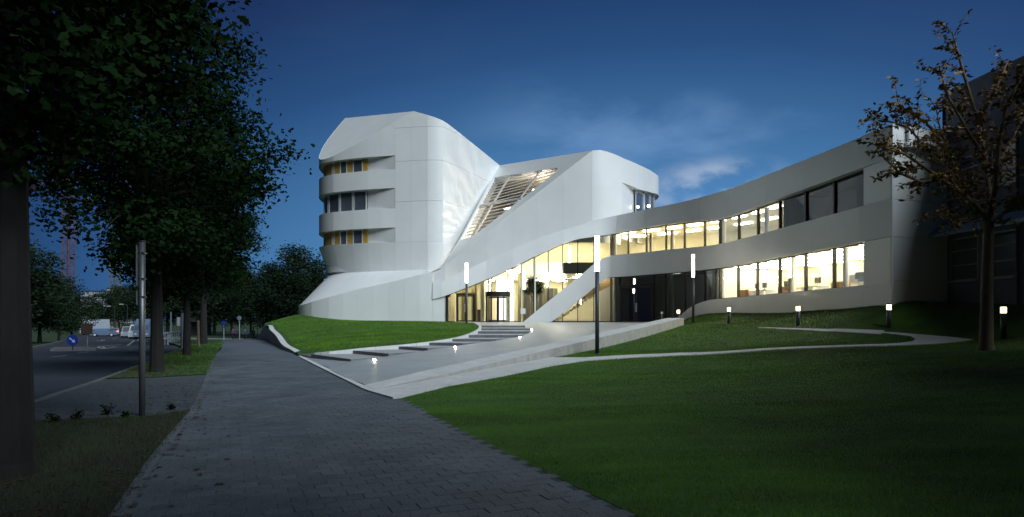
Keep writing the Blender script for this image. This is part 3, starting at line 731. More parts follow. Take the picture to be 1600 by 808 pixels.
# dark wall slabs and stair in the hall
t = s(800); k = 0
while t < s(862):
    slab('wall_fin', FC, t, t + .34, -5.2 - .12 * (k % 2), -5.4 - .12 * (k % 2), FLZ, 4.5, mat('curtain_grey' if k % 3 else 'curtain_olive', (.09, .09, .085) if k % 3 else (.16, .15, .10), .8), B); t += .36; k += 1
t = s(703); k = 0
while t < s(950):
    slab('wall_panel', FC, t, t + 1.16, -8.08, -8.14, FLZ + .1, 5.2, INTW, B); t += 1.22
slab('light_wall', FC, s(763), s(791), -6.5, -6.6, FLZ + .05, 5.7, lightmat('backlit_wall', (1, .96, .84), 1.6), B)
for px_ in (712, 728, 752, 803): slab('wall_panel', FC, s(px_), s(px_) + .5, -3.6, -3.75, FLZ, 5.8, mat('panel_olive', (.30, .27, .12), .7), B)
slab('reception_desk', FC, s(728), s(742), -4.5, -5.2, FLZ, FLZ + 1.1, DARKM, B)
st = MB()
for i in range(16):
    t0 = s(866) + i * .30; a = FC.at(t0, -1.6); b = FC.at(t0 + .32, -1.6); c_ = FC.at(t0 + .32, -3.2); d_ = FC.at(t0, -3.2)
    st.prism([tuple(a), tuple(b), tuple(c_), tuple(d_)], FLZ + .22 * i, FLZ + .22 * (i + 1))
st.build('staircase', INTW, B)
t0 = s(862); pp = [FC.at(t0 + q, -1.5) for q in (0, 5.2)]
obj('stair_side', [(pp[0].x, pp[0].y, FLZ - .2 + .9), (pp[0].x, pp[0].y, FLZ + 1.3), (pp[1].x, pp[1].y, FLZ + 5.0), (pp[1].x, pp[1].y, FLZ + 3.4)], [[0, 1, 2, 3]], mat('stair_side_brown', (.28, .2, .11), .6), B)
# dark ground floor room behind the black doors
slab('inner_wall', FC, s(945), s(1116), -5.5, -5.7, FLZ, 5.4, INTD, B)
for q in (3, 7.5): MB().bar((*FC.at(s(960) + q, -2.6), 5.40), (*FC.at(s(960) + q + 1, -2.6), 5.40), .3, .05).build('ceiling_lamp', lightmat('added_room_glow', (1, .95, .88), 6.0), B)  # unseen lamp strips added to lift the dark room to grey
# upper room, its darkness put into near-black surface colours
UNL = mat('unlit_shade_tone', (.05, .05, .055), .8); slab('inner_wall', FC, s(1221), s(1357), -2.8, -3, 6.36, 9.1, UNL, B); slab('ceiling', FC, s(1221), s(1358), -.1, -6, 8.95, 9.15, UNL, B); slab('floor', FC, s(1221), s(1357), -.12, -2.7, 6.36, 6.4, UNL, B)
# office on the wing's ground floor
slab('floor', FC, s(1116), s(1358), -.05, -6.5, 2.4, 2.6, INTF, B); slab('inner_wall', FC, s(1116), s(1358), -6.2, -6.4, 2.4, 5.45, INTW, B)
for px_ in (1358.5,):
    iwall(px_, -.1, -6.4, 2.3, 5.4, INTW); iwall(px_, -.1, -6.4, 6.3, 9.1, INTD)
# ceiling lights: thin strips set below the ceilings
def strip(t, o0, o1, z, w, m, along=False, nm='ceiling_lamp'):
    if along: a, b = FC.at(t, o0), FC.at(t + o1, o0)
    else: a, b = FC.at(t, o0), FC.at(t, o1)
    MB().bar((a.x, a.y, z), (b.x, b.y, z), w, .06).build(nm, m, B)
t = s(806)
while t < s(955):
    for o in (-1.5, -4.0, -6.6): strip(t, o, .9, 8.85, .5, CEIL_L, True)
    t += 2.1
t = s(703)
while t < s(800):
    for o in (-2.2, -3.8): strip(t, o, .9, 5.86, .4, CEIL_L, True)
    t += 1.5
t = s(745)
while t < s(868): strip(t, -5.4, .9, 5.24, .35, CEIL_L, True); t += 1.5
t = s(868)
while t < s(950): strip(t, -.9, .8, 5.38, .25, CEIL_L, True); t += 1.7
t = s(800)
while t < s(880): strip(t, -6.5, .9, 5.22, .35, CEIL_L, True); t += 1.8
t = s(866)
while t < s(950): strip(t, -4.2, .9, 5.38, .3, CEIL_L, True); t += 1.5
t = s(958)
while t < s(1216):
    for o in (-1.6, -4.2): strip(t, o, 1.1, 8.86, .34, CEIL_L, True)
    t += 1.9
for i in range(7):
    t = s(1128) + i * (s(1350) - s(1128)) / 6.5
    strip(t, -.6, -6.0, 5.34, .22, CEIL_W)
slab('wall_lamp', FC, s(1130), s(1165), -6.1, -6.16, 3.0, 5.0, CEIL_L, B) if False else None
# hanging tube lamps
def hang(px_, y0, y1, off, lab):
    t = s(px_); p = FC.at(t, off); zz0, zz1 = Z(y1, p.y), Z(y0, p.y); x_ = X(px_, p.y)
    o = empty('pendant_lamp', (x_, p.y, zz0), lab, 'lamp', 'tube lamps hanging in the glazed hall')
    MB().tube([(0, 0, 0), (0, 0, zz1 - zz0)], .09, 10).build('light_tube', TUBE, o); MB().tube([(0, 0, zz1 - zz0 + .003), (0, 0, 8.9 - zz0)], .01, 4).build('cable', DARKM, o)
hang(890, 385, 412, -2.0, 'white tube lamp hanging highest in the hall, right of the gallery edge'); hang(870, 413, 440, -2.2, 'white tube lamp hanging behind the glass left of the higher tube'); hang(819, 425, 452, -2.6, 'white tube lamp hanging over the indoor tree'); hang(855.5, 426, 448, -4, 'white tube lamp hanging deepest in the hall, right of the indoor tree')
# ------------------------------------------------------------------ trees
def leafmesh(centers, sizes, M_, N, rad, size, lobed=False, flat=.5, seed=0, droop=0):
    r = np.random.default_rng(seed); V = []; nv = 7 if lobed else 4
    c = centers[r.integers(0, len(centers), N)] + r.normal(0, 1, (N, 3)) * rad * np.array([1, 1, .7])
    a = r.normal(0, 1, (N, 3)); a[:, 2] *= flat; a[:, 2] -= droop; a /= np.linalg.norm(a, axis=1)[:, None]
    b = r.normal(0, 1, (N, 3)); b -= (b * a).sum(1)[:, None] * a; b /= np.linalg.norm(b, axis=1)[:, None]
    L = size * r.uniform(.6, 1.3, N)[:, None]; nn = np.cross(a, b)
    if lobed: shp = [(0, 0, 0), (.28, .30, .05), (.55, .18, .0), (.75, .36, .06), (1.0, 0, -.05), (.72, -.33, .05), (.45, -.2, 0)]
    else: shp = [(0, 0, 0), (.45, .23, .06), (1, 0, -.06), (.5, -.23, .06)]
    vs = np.stack([c + a * L * u + b * L * v + nn * L * w for u, v, w in shp], 1).reshape(-1, 3)
    me = bpy.data.meshes.new('crown'); nvt = len(vs); me.vertices.add(nvt); me.vertices.foreach_set('co', vs.ravel())
    me.loops.add(nvt); me.loops.foreach_set('vertex_index', np.arange(nvt, dtype=np.int32)); me.polygons.add(N)
    me.polygons.foreach_set('loop_start', np.arange(0, nvt, nv, dtype=np.int32)); me.update(calc_edges=True); me.validate()
    me.materials.append(M_); return me
def limbs(base_h, tr, centers, seed, height, lean=(0, 0), nb=14, r0=.09):
    r = np.random.default_rng(seed); mb = MB(); top = Vector((lean[0], lean[1], height))
    pts = [Vector((0, 0, -.3)), Vector((0, 0, .15)), Vector((lean[0] * .1, lean[1] * .1, base_h * .5)), Vector((lean[0] * .3, lean[1] * .3, base_h)), Vector((lean[0] * .6, lean[1] * .6, (base_h + height) / 2)), top]
    mb.tube(pts, [tr * 1.55, tr * 1.12, tr * .92, tr * .8, tr * .42, tr * .06], 10)
    cs = centers[r.permutation(len(centers))[:nb]]
    for c in cs:
        c = Vector(c); f = r.uniform(.0, .75); z0 = base_h + (height - base_h) * f * .7; st = Vector((lean[0] * .5, lean[1] * .5, min(z0, max(base_h * .9, c.z - .3))))
        mid = st.lerp(c, .5) + Vector((r.normal(0, .2), r.normal(0, .2), .1 + abs(r.normal(0, .25)))); rr = r0 * (1 - .5 * f)
        q1 = st.lerp(mid, .5) + Vector((0, 0, -.05))
        mb.tube([st, q1, mid, mid.lerp(c, .6) + Vector((0, 0, .06)), c], [rr, rr * .8, rr * .55, rr * .32, rr * .12], 6)
        for _ in range(2):
            e_ = c + Vector((r.normal(0, .5), r.normal(0, .5), r.normal(0, .35))); mb.tube([mid, mid.lerp(e_, .6) + Vector((0, 0, .08)), e_], [rr * .35, rr * .2, rr * .06], 5)
    return mesh('trunk', mb.v, mb.f, None)
def ccenters(n, rx, ry, rz, cz, seed, hollow=.45, zmin=None):
    r = np.random.default_rng(seed); out = []
    while len(out) < n:
        d = r.normal(0, 1, 3); d /= np.linalg.norm(d); q = d * r.uniform(hollow, 1) ** .7
        p = np.array([q[0] * rx, q[1] * ry, q[2] * rz + cz])
        # crown narrows upwards, uneven outline
        if zmin is not None and p[2] < zmin: continue
        if r.random() < .1: p *= (1.1, 1.1, 1.0)
        out.append(p)
    return np.array(out)
def tree(name, loc, label, cm, tm, lm, bm_, rz=0, scale=1, group=None, cat='tree'):
    o = empty(name, loc, label, cat, group, rz); o.scale = (scale,) * 3 if not isinstance(scale, tuple) else scale
    c = new('crown', cm, o); t_ = new('trunk', tm, o); return o
# roadside oaks on the left
cA = ccenters(150, 3.35, 3.3, 4.9, 6.9, 5, .35, 3.3)
mA = leafmesh(cA, None, LEAF, 42000, .42, .15, True, seed=1); tA_ = limbs(2.6, .2, cA, 2, 12.5, nb=26); tA_.materials.append(BARK)
cB = ccenters(120, 3.5, 3.5, 4.6, 7.9, 8, .35, 3.7)
mB_ = leafmesh(cB, None, LEAF, 34000, .42, .125, True, seed=3); tB_ = limbs(2.9, .24, cB, 4, 11.5, nb=24); tB_.materials.append(BARK)
cC = ccenters(120, 2.5, 2.4, 4.2, 7.4, 18, .3, 3.5) + np.array([-.15, .3, 0])
mC = leafmesh(cC, None, LEAF, 44000, .34, .12, True, seed=13); tC_ = limbs(3.4, .24, cC, 14, 11.5, nb=18, r0=.07); tC_.materials.append(BARK)
tree('oak_tree', (-5.53, 7.0, 0), 'nearest roadside tree whose thick black trunk stands at the left edge of the photo', mC, tC_, LEAF, BARK, 0, (1, 1, 1), 'trees along the road verge')
tree('oak_tree', (X(245, 20.5), 20.5, 0), 'big dark tree on the verge just behind the grey sign pole', mA, tA_, LEAF, BARK, .6, (1, 1, 1.06), 'trees along the road verge')
tree('oak_tree', (X(292, 30), 30, 0), 'roadside tree third from the camera, on the bright verge grass beside a steel pole', mA, tA_, LEAF, BARK, 2.4, (.84, .84, .95), 'trees along the road verge')
tree('oak_tree', (X(318, 43), 43, 0), 'farthest roadside tree, right of the wooden stake on the verge', mB_, tB_, LEAF, BARK, 1.2, (1.0, 1.0, .95), 'trees along the road verge')
# far trees in dark masses
cF = ccenters(60, 4.2, 4.2, 4.6, 6.2, 21, .3, 1.6); mF = leafmesh(cF, None, LEAFF, 9000, .75, .42, False, seed=5); tF = limbs(2.0, .25, cF, 6, 9, nb=8); tF.materials.append(BARK)
cG = ccenters(60, 3.6, 3.6, 5.6, 7.0, 31, .3, 1.4); mG = leafmesh(cG, None, LEAFF, 9000, .75, .42, False, seed=9); tG = limbs(2.0, .22, cG, 7, 11, nb=8); tG.materials.append(BARK)
FZ = -1.35
far = [(62, 54, -.2, .62, 0, 'dark tree left of the road closest to the near trunk'), (92, 62, -.4, .55, 1, 'dark tree beyond the road behind the blue arrow sign'), (30, 48, 0, .72, 1, 'dark tree beyond the road mostly behind the near trunk'),
       (112, 80, -.9, .6, 0, 'dark tree left of the white lorry'),
       (160, 185, FZ, 1.0, 0, 'distant tree behind the white lorry'), (186, 190, FZ, 1.05, 1, 'distant tree behind the car with red tail lights'), (212, 170, FZ, 1.1, 0, 'distant tree behind the pale van'), (238, 150, FZ, 1.2, 1, 'distant tree behind the box lorry'),
       (262, 120, FZ, 1.25, 0, 'tree across the side street behind the bicycle stands'), (300, 128, FZ, 1.2, 0, 'tree across the side street behind the wooden stake'), (335, 120, FZ, 1.15, 0, 'tree across the side street above the blue round sign'),
       (362, 132, FZ, 1.25, 1, 'tree across the side street above the walkers'), (392, 118, FZ, .95, 0, 'tree behind the tip of the curved concrete wall'), (350, 150, FZ, 1.45, 1, 'taller tree rising behind the trees across the side street'),
       (418, 105, FZ, 1.0, 1, 'tree left of the building, just above the lawn mound'), (448, 95, -1.2, 1.02, 0, 'full round tree left of the building'), (474, 100, -1.2, 1.15, 1, 'tall tree nearest to the white tower'), (499, 112, -1.2, 1.1, 0, 'tree half hidden behind the tower foot'), (436, 130, FZ, 1.05, 0, 'tree behind the full round tree left of the building')]
for i, (px_, D, z_, sc, k, lab) in enumerate(far):
    tree('bushy_tree', (X(px_, D), D, z_), lab, (mF, mG)[k], (tF, tG)[k], None, None, i * 1.3, (sc, sc, sc * (.9 if D < 100 else 1)), 'dark trees beyond the road and lawns')
for i, (x, y, sc, k, lab) in enumerate([(-12.5, -3, 1.1, 0, 'unseen shade tree added behind the camera left of the path'), (-6.5, -4.5, 1.0, 1, 'unseen shade tree added in line with the verge row, just behind the camera'), (-25, 6, 1.15, 0, 'unseen shade tree added across the road outside the left edge'), (-30, 19, 1.1, 1, 'unseen shade tree added across the road, left of the near trunk'), (-27, 30, .9, 0, 'tree on the far kerb outside the left edge of the photo') , (-22.5, -6, 1.2, 1, 'unseen shade tree added across the road behind the camera')]):  # unseen trees added so their shade darkens the left side and foreground
    if i == 4: continue
    tree('oak_tree', (x, y, -.05), lab, (mA, mB_)[k], (tA_, tB_)[k], None, None, i * 1.1, sc, 'trees along the road verge')
for i, (x, y, sc, k, lab) in enumerate([(16.2, 8.2, 1.05, 0, 'unseen shade tree added on the lawn outside the right edge, nearest the path'), (2.3, -2.4, .95, 0, 'unseen shade tree added on the lawn edge right behind the camera'), (11.4, -2.6, 1.12, 0, 'unseen shade tree added on the lawn behind the camera to the right'), (18.4, 13.4, 1.1, 1, 'unseen shade tree added outside the right edge beside the old building'), (21.5, 3.5, 1.3, 0, 'unseen shade tree added in a second row outside the right edge, near the old building'), (12.9, 2.6, 1.12, 1, 'unseen shade tree added on the lawn beside the camera, outside the right edge')]):  # unseen trees added to shade the right side, lawn and near verge
    tree('oak_tree', (x, y, .2), lab, (mA, mB_)[k], (tA_, tB_)[k], None, None, i * 2.1 + .5, sc, 'unseen trees added for shade')
# slender tree on the right, warm lamp light painted into its leaf colour
r = np.random.default_rng(4); BR = []
def T(px_, py_, D=19): return Vector((X(px_, D), D, Z(py_, D)))
base = T(1541, 546)
main = [((1541, 560), .30), ((1541, 548), .235), ((1541, 537), .185), ((1542, 450), .155), ((1544, 380), .14), ((1545, 340), .13)]
lim = [[(1545, 345, 0), (1524, 322, -.2), (1500, 300, -.4), (1470, 280, -.6), (1440, 258, -.8), (1412, 240, -1.0), (1380, 232, -1.1)],
       [(1524, 322, -.2), (1512, 290, .1), (1492, 250, .3), (1470, 205, .5), (1462, 165, .6)],
       [(1545, 340, 0), (1545, 300, .2), (1540, 250, .5), (1528, 190, .7), (1510, 130, .8), (1496, 80, .9), (1488, 50, .9)],
       [(1545, 340, 0), (1556, 290, -.3), (1560, 230, -.6), (1572, 170, -.7), (1588, 135, -.8), (1602, 115, -.8)],
       [(1546, 350, 0), (1572, 330, -.5), (1600, 310, -.9), (1630, 280, -1.2), (1655, 240, -1.3)],
       [(1512, 290, .1), (1480, 265, 1.0), (1450, 235, 1.4), (1420, 200, 1.6), (1392, 190, 1.7), (1362, 182, 1.7)],
       [(1545, 300, .2), (1565, 250, 1.0), (1590, 200, 1.5), (1620, 150, 1.8)],
       [(1470, 280, -.6), (1440, 285, -.7), (1405, 270, -.8), (1375, 240, -.8)],
       [(1492, 250, .3), (1455, 200, -.1), (1425, 175, -.3), (1400, 165, -.3)],
       [(1540, 250, .5), (1515, 210, -.4), (1480, 150, -.8), (1468, 105, -.9)],
       [(1528, 190, .7), (1555, 140, .3), (1575, 95, .1)], [(1548, 330, .1), (1515, 345, 1.0), (1490, 350, 1.5), (1455, 335, 1.8)]]
rt_ = empty('slender_tree', tuple(base), 'slender tree with sparse leaves coloured amber as if lamp-lit on the dark lawn at the right', 'tree'); bx, by, bz = base
mb = MB(); mb.tube([T(a[0], a[1]) - base for a, b in main], [b for a, b in main], 12)
tips = []
for li, l in enumerate(lim):
    pts = [T(a, b, 19 + c) - base for a, b, c in l]; n = len(pts); w0 = .085 if li in (0, 2, 3) else .05
    mb.tube(pts, [w0 * (1 - i / n) + .008 for i in range(n)], 7)
    for i in range(1, n):
        for q in range(5):
            f = r.random(); p = pts[i - 1].lerp(pts[i], f); d = (pts[i] - pts[i - 1]).normalized(); sd = Vector(r.normal(0, 1, 3)); sd = (sd - d * sd.dot(d)).normalized()
            L = r.uniform(.35, .9); e_ = p + d * L * .7 + sd * L * .75 + Vector((0, 0, .1)); m_ = p.lerp(e_, .5) + Vector((0, 0, .07))
            mb.tube([p, m_, e_], [.014, .009, .004], 4); tips.append((p, m_, e_))
mb.build('trunk', BARKL, rt_, True)
cs = []
for p, m_, e_ in tips:
    for f in np.linspace(.2, 1, 7): q = (p.lerp(m_, f * 2) if f < .5 else m_.lerp(e_, f * 2 - 1)); cs.append(tuple(q))
cs = np.array(cs)
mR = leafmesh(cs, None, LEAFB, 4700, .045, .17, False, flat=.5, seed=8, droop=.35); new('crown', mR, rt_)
# indoor tree in the hall
cI = ccenters(30, .95, .95, .85, 3.05, 3, .2); mI = leafmesh(cI, None, mat('ficus_leaf', (.03, .07, .02), .5), 5200, .17, .15, False, seed=2); tI = limbs(1.5, .05, cI, 3, 3.3, nb=6, r0=.03); tI.materials.append(BARK)
pI = FC.at(s(831), -2.2); tr_ = tree('indoor_tree', (pI.x, pI.y, FLZ), 'round potted tree standing inside the lit entrance hall', mI, tI, None, None, 0, 1, cat='tree')
MB().tube([(0, 0, 0), (0, 0, .5)], [.3, .36], 14).build('planter', DARKM, tr_)
# ------------------------------------------------------------------ ground heights
def G(xy):
    y = np.atleast_2d(xy)[:, 1]; t = np.clip((y - 48) / 50, 0, 1); return -1.35 * t * t * (3 - 2 * t)
def Gz(y): return float(G([(0, y)])[0])
hP = TPS([(-9.8, 29.3, .03), (-6.6, 22.4, .0), (-4.1, 16.0, .0), (-.3, 22.2, .49), (2.0, 26.1, .78), (4.3, 30, 1.06), (7, 34.5, 1.25), (9.3, 38.5, 1.37), (11, 43, 1.44), (12.4, 47.3, 1.47),
          (*P(838, 47.5), 1.34), (*P(820, 45), 1.19), (*P(829.5, 41), 1.05), (*P(827, 37.2), .91), (*P(811, 34), .77), (*P(775, 31.6), .65), (*P(722, 29.4), .52), (*P(668, 27.2), .385), (*P(607, 25.3), .25), (*P(548, 24), .12), (*P(520, 25.5), .08),
          (-3, 48, 1.35), (-5.5, 53, 1.47), (1, 52.5, 1.47), (8, 52, 1.47), (11, 48.5, 1.47), (5, 45, 1.40), (6, 40, 1.33), (*P(749, 45.2), 1.26), (-5.8, 20.8, .05), (-2.5, 21.5, .28)], .01)
hR = TPS([(-2.4, 13.8, .0), (-.2, 8.7, 0), (1.1, 5.5, 0), (3.5, 0, 0), (5, -5, 0), (20, -5, .3), (*P(703, 17.8), .09), (*P(787, 20.3), .2), (1.41, 23.1, .29), (5.08, 29.3, .615), (8, 34, 1.0), (10.3, 38, 1.36),
          (3.2, 24.3, .38), (11.8, 41.7, 1.45), (12.2, 36, 1.45), (13.4, 30, 1.40), (15.6, 26.5, 1.40), (*P(1080, 46.9), 1.88), (*P(1128, 43.6), 2.16), (*P(1209, 38.5), 2.2), (*P(1300, 32.8), 2.28), (*P(1360, 29.8), 2.36), (16.9, 27.8, 2.4), (19.8, 28.8, 2.36), (20.2, 24, 2.3), (20.6, 18, 2.2), (24, 10, 1.6),
          (*P(1064, 47.3), 1.5), (14.06, 19, .78), (18.2, 23.6, 1.2), (16.6, 23, .92), (11.35, 22.7, .7), (7.5, 25, .45), (5, 6, .05), (9, 9, .2), (10, 14, .4), (4, 17, .2), (14, 12, .55)], .02)
lawnR_edge = [(5.2, -4), (3.2, .4), (1.1, 5.5), (-.2, 8.4), (-1.35, 11.2), (-2.45, 13.9)]
WA, WB = Vector((-3.2, 15.3)), Vector((10.2, 38.0)); WD = (WB - WA).normalized(); WN_ = Vector((-WD.y, WD.x))
wz = lambda t: .015 + 1.765 * t
wallout = [WA + (WB - WA) * t for t in (0, .11, .219, .344, .618, 1)]
fcl = [FC.at(FC.spx(p), .38) for p in (1068, 1080, 1095, 1115, 1140, 1170, 1210, 1260, 1310, 1360, 1407.5)]
lawnR = lawnR_edge + [tuple(p) for p in wallout] + [(11.0, 42), (12.3, 46.7)] + [tuple(p) for p in fcl] + [(19.7, 28.9), (20.3, 24), (20.8, 16), (26, 8), (30, -4)]
struct(sheet('lawn', lawnR, hR.ev, .8, GRASSG, skirt=.15))
def ghit(px_, py_, hf, d0=4, d1=52):
    for _ in range(40):
        D = (d0 + d1) / 2
        if Z(py_, D) > hf(X(px_, D), D): d0 = D
        else: d1 = D
    return (X(px_, D), D)
lo_e = [(625, 623.5), (700, 604), (784, 589), (864.5, 572), (913.5, 564.5), (985, 560), (1060, 556.5), (1195, 548.5), (1300, 544.5), (1364, 541.8)]
hi_e = [(913.5, 560), (985, 556), (1060, 552.8), (1195, 545.5), (1296, 541.5), (1364, 539.2)]
G_ = lambda L: [ghit(a, b, hR) for a, b in L]
walkA = G_(lo_e)[1:] + G_(hi_e)[::-1] + [tuple(p + Vector((WD.y, -WD.x)) * .02) for p in wallout[1:4][::-1]] + [Vector((-3.3, 15.2)), Vector((-2.43, 13.72))]
loop = [(1364, 541.8), (1420, 540), (1465, 538), (1500, 534.5), (1521, 531.4), (1490, 528), (1450, 524.6), (1397, 520.6), (1380, 519.6), (1376, 520.9), (1400, 523.4), (1424, 527), (1432, 531), (1425, 534.5), (1405, 537.2), (1364, 539.2)]
walkB = G_(loop)
AC = Curve(G_([(1379, 520.2), (1330, 517.8), (1286, 516.8), (1240, 514.6), (1205, 513), (1186, 512.2)]), step=.6); nA = 14
wA = lambda i: .24 * (1 - .75 * i / nA)
walkC = [tuple(AC.at(AC.L * i / nA, wA(i))) for i in range(nA + 1)] + [tuple(AC.at(AC.L * i / nA, -wA(i))) for i in range(nA, -1, -1)]
walks = [walkA, walkB, walkC]
for w_ in walks: struct(sheet('footpath', w_, hR.ev, .6, CONC, skirt=.1, lift=.04 - .006 * walks.index(w_)))
# landscape: left mound lawn
kerbL = [P(741, 47), P(749, 43.5), P(749.5, 41), P(747, 38.5), P(738, 35.5), P(718, 32.8), P(690, 31), P(660, 29.9), P(630, 29.2), P(595, 28.6), P(560, 28), P(530, 27.7), P(500, 27.6), P(485, 28.3), P(469, 29.4)]
kz = [1.42, 1.24, 1.14, 1.06, .93, .76, .65, .57, .50, .44, .38, .30, .23, .12, .06]
PE = [(-9.75, 29.3), (-11.2, 32.6), (-12.9, 36), (-15.5, 42), (-17.4, 46), (-19.0, 50), (-20.9, 54), (-24, 60)]     # right edge of the brick path
PEz = [.05, .10, .22, .60, .95, 1.2, 1.22, .0]
pod = [PC.at(PC.spx(p), .02) for p in (467, 480, 500, 530, 560, 600, 640, 676, 696)]
podz = [2.15, 2.02, 1.85, 1.68, 1.60, 1.57, 1.55, 1.53, 1.5]
hL = TPS([(*p, z_) for p, z_ in zip(kerbL, kz)] + [(*p, z_ - .09) for p, z_ in zip(PE[:-1], PEz[:-1])] + [(p.x, p.y, z_) for p, z_ in zip(pod, podz)] + [(-21.5, 62, 1.6), (-24, 68, .4), (-17, 50, 1.55), (-13, 42, .95), (-8, 40, 1.05), (-18, 68, 2.0)], .01)
mound = [tuple(p) for p in kerbL] + [p for p in PE[:-1]] + [(-23, 60), (-24.5, 66), (-19, 68), (-18.5, 63)] + [tuple(PC.at(PC.spx(p), -.05)) for p in (467, 480, 500, 530, 560, 600, 640, 676, 697)]
struct(sheet('lawn_mound', mound, hL.ev, .8, GRASSG, skirt=.1))
# plaza ramp
s_ = FC.spx
rampR = [P(820, 45), P(829.5, 41), P(827, 37.2), P(811, 34), P(775, 31.6), P(722, 29.4), P(668, 27.2), P(607, 25.3), P(548, 24), P(515, 25.6)]
inn = [WA + WN_ * .98 + (WB - WA) * t for t in (.0235, .25, .5, .75, 1)]
plaza = [P(741, 47.1), P(749, 45)] + rampR + [(-9.75, 29.2), (-6.6, 22.4), (-4.75, 18.3)] + [tuple(p) for p in inn] + [(11.0, 42), (12.3, 46.9)] + [tuple(FC.at(s_(p), -.03)) for p in (1064, 1041, 1010, 982, 955, 920, 870, 820, 770, 720, 698)]
struct(sheet('plaza', plaza, hP.ev, .8, STONE, skirt=.12))
# low steps fanning out beside the ramp
kn = [P(749, 45), P(750, 41), P(747.5, 37), P(734, 34), P(705, 31.6), P(678, 30.0), P(630, 29.0), P(560, 27.8), P(497, 27.4)]
zl_ = [1.12, 1.0, .86, .72, .60, .47, .34, .20, .08]
stp = empty('outdoor_steps', (0, 0, 0), 'fan of low grey stone steps between the lawn mound and the entrance ramp', 'steps')
kext = {0: [], 1: [], 2: [], 3: [P(718, 32.8)], 4: [], 5: [P(652, 29.8)], 6: [P(595, 28.6)], 7: [P(530, 27.8)], 8: []}
for i in range(9):
    L0, R0 = kn[i], rampR[i]
    if i < 8: L1, R1 = kn[i + 1], rampR[i + 1]; poly = [L1] + [R1, R0, L0]
    else: poly = [(-9.7, 29.2), rampR[9], rampR[8], kn[8], P(485, 28.2)]
    # widen a little under the kerb so nothing gapes
    cx_ = np.mean([p[0] for p in poly]); 
    if i < 8:
        L1b = (L1[0] - .35, L1[1] + .15); L0b = (L0[0] - .35, L0[1] + .15); poly = [L1b, R1, R0, L0b]
    m2 = MB().prism(poly, -.3, zl_[i] + .001 * i)
    o = m2.build('step', [RISER, STEP], stp); n = len(poly)
    o.data.polygons[n + 1].material_index = 1
# riser face of the top landing
MB().prism([(kn[0][0] - .3, kn[0][1]), (rampR[0][0], rampR[0][1]), (rampR[0][0], rampR[0][1] + .5), (kn[0][0] - .3, kn[0][1] + .5)], .3, 1.262).build('step', [STEP], stp)
b_ = [P(748.5, 44.98), P(820.5, 44.98)]
MB().bar((b_[0][0], b_[0][1], 1.19), (b_[1][0], b_[1][1], 1.19), .03, .135).build('riser', RISER, stp)
# kerb of the mound
kb = empty('curved_kerb', (0, 0, 0), 'pale curved concrete kerb edging the lawn mound beside the steps', 'kerb')
KC = Curve(kerbL, step=.4); kzf = lambda t: float(np.interp(t, np.linspace(0, KC.L, len(kz)), kz))
ks = [0]; kk = Curve(kerbL, smooth=True)
for a, b in zip(range(len(kerbL) - 1), range(1, len(kerbL))):
    pass
sk = [0]
for i in range(1, len(kerbL)):
    d2 = (KC.pa[:, 0] - kerbL[i][0]) ** 2 + (KC.pa[:, 1] - kerbL[i][1]) ** 2; sk.append(KC.s[int(np.argmin(d2))])
kzf = lambda t: float(np.interp(t, sk, kz))
def kerbpiece(c, t0, t1, zf, w, h, m, parent, name='kerb_stone', off=0, step=.5):
    n = max(1, int((t1 - t0) / step)); vs = []; fs = []
    for i in range(n + 1):
        t = t0 + (t1 - t0) * i / n; a, b = c.at(t, off), c.at(t, off + w); z = zf(t); vs += [(a.x, a.y, z - h), (b.x, b.y, z - h), (b.x, b.y, z), (a.x, a.y, z)]
    for i in range(n):
        k = 4 * i
        for j in range(4): fs.append([k + j, k + 4 + j, k + 4 + (j + 1) % 4, k + (j + 1) % 4])
    fs += [[3, 2, 1, 0], [4 * n, 4 * n + 1, 4 * n + 2, 4 * n + 3]]
    return obj(name, vs, fs, m, parent)
t = 0
while t < KC.L - .5:
    t1 = min(t + 2.0, KC.L); kerbpiece(KC, t + .006, t1 - .006, lambda q: kzf(q) + .05, .16, .5, CONC, kb, off=-.10); t = t1
# curved retaining wall beside the path
RW = Curve([(-9.55, 28.9)] + PE[1:], step=.5); rs = [0]
for i in range(1, len(PE)): rs.append(RW.s[int(np.argmin((RW.pa[:, 0] - PE[i][0]) ** 2 + (RW.pa[:, 1] - PE[i][1]) ** 2))])
_rz = lambda t: float(np.interp(t, rs, [.05, .12, .26, .66, 1.0, 1.24, 1.22, -.3]))
def rwz(t): return (sum(_rz(min(RW.L, max(0, t + d))) for d in (-2.2, -1.1, 0, 1.1, 2.2)) / 5) if t > 3 else _rz(t)
rw = empty('retaining_wall', (0, 0, 0), 'curved concrete retaining wall rising like a wave between the brick path and the lawn mound', 'wall')
t = 0
while t < RW.L - .1:
    t1 = min(t + 3.4, RW.L)
    if RW.L - t1 < 1: t1 = RW.L
    o = kerbpiece(RW, t + .008, t1 - .008, rwz, .34, 2.2, [CONCF, CONC], rw, name='wall_segment', off=-.02)
    for f in o.data.polygons:
        if f.normal.z > .6: f.material_index = 1
        f.use_smooth = False
    t = t1
# long low wall right of the ramp
lw = empty('low_wall', (0, 0, 0), 'long pale concrete wall with a broad top, rising from the path beside the entrance ramp', 'wall')
cutsW = [0, .11, .281, .46, .627, .82, 1.0]
for a, b in zip(cutsW, cutsW[1:]):
    p0, p1 = WA + (WB - WA) * a + WD * .008, WA + (WB - WA) * b - WD * .008
    if b == 1.0: p1 = WB
    q0, q1 = p0 + WN_, p1 + WN_
    if a == 0: p0 = Vector((-3.33, 15.28)); q0 = Vector((-3.80, 16.26))
    o = MB().prism([tuple(p0), tuple(p1), tuple(q1), tuple(q0)], [-.4] * 4, [wz(a), wz(b), wz(b) + .0, wz(a)]).build('wall_segment', [CONCF, CONC], lw)
    o.data.polygons[5].material_index = 1
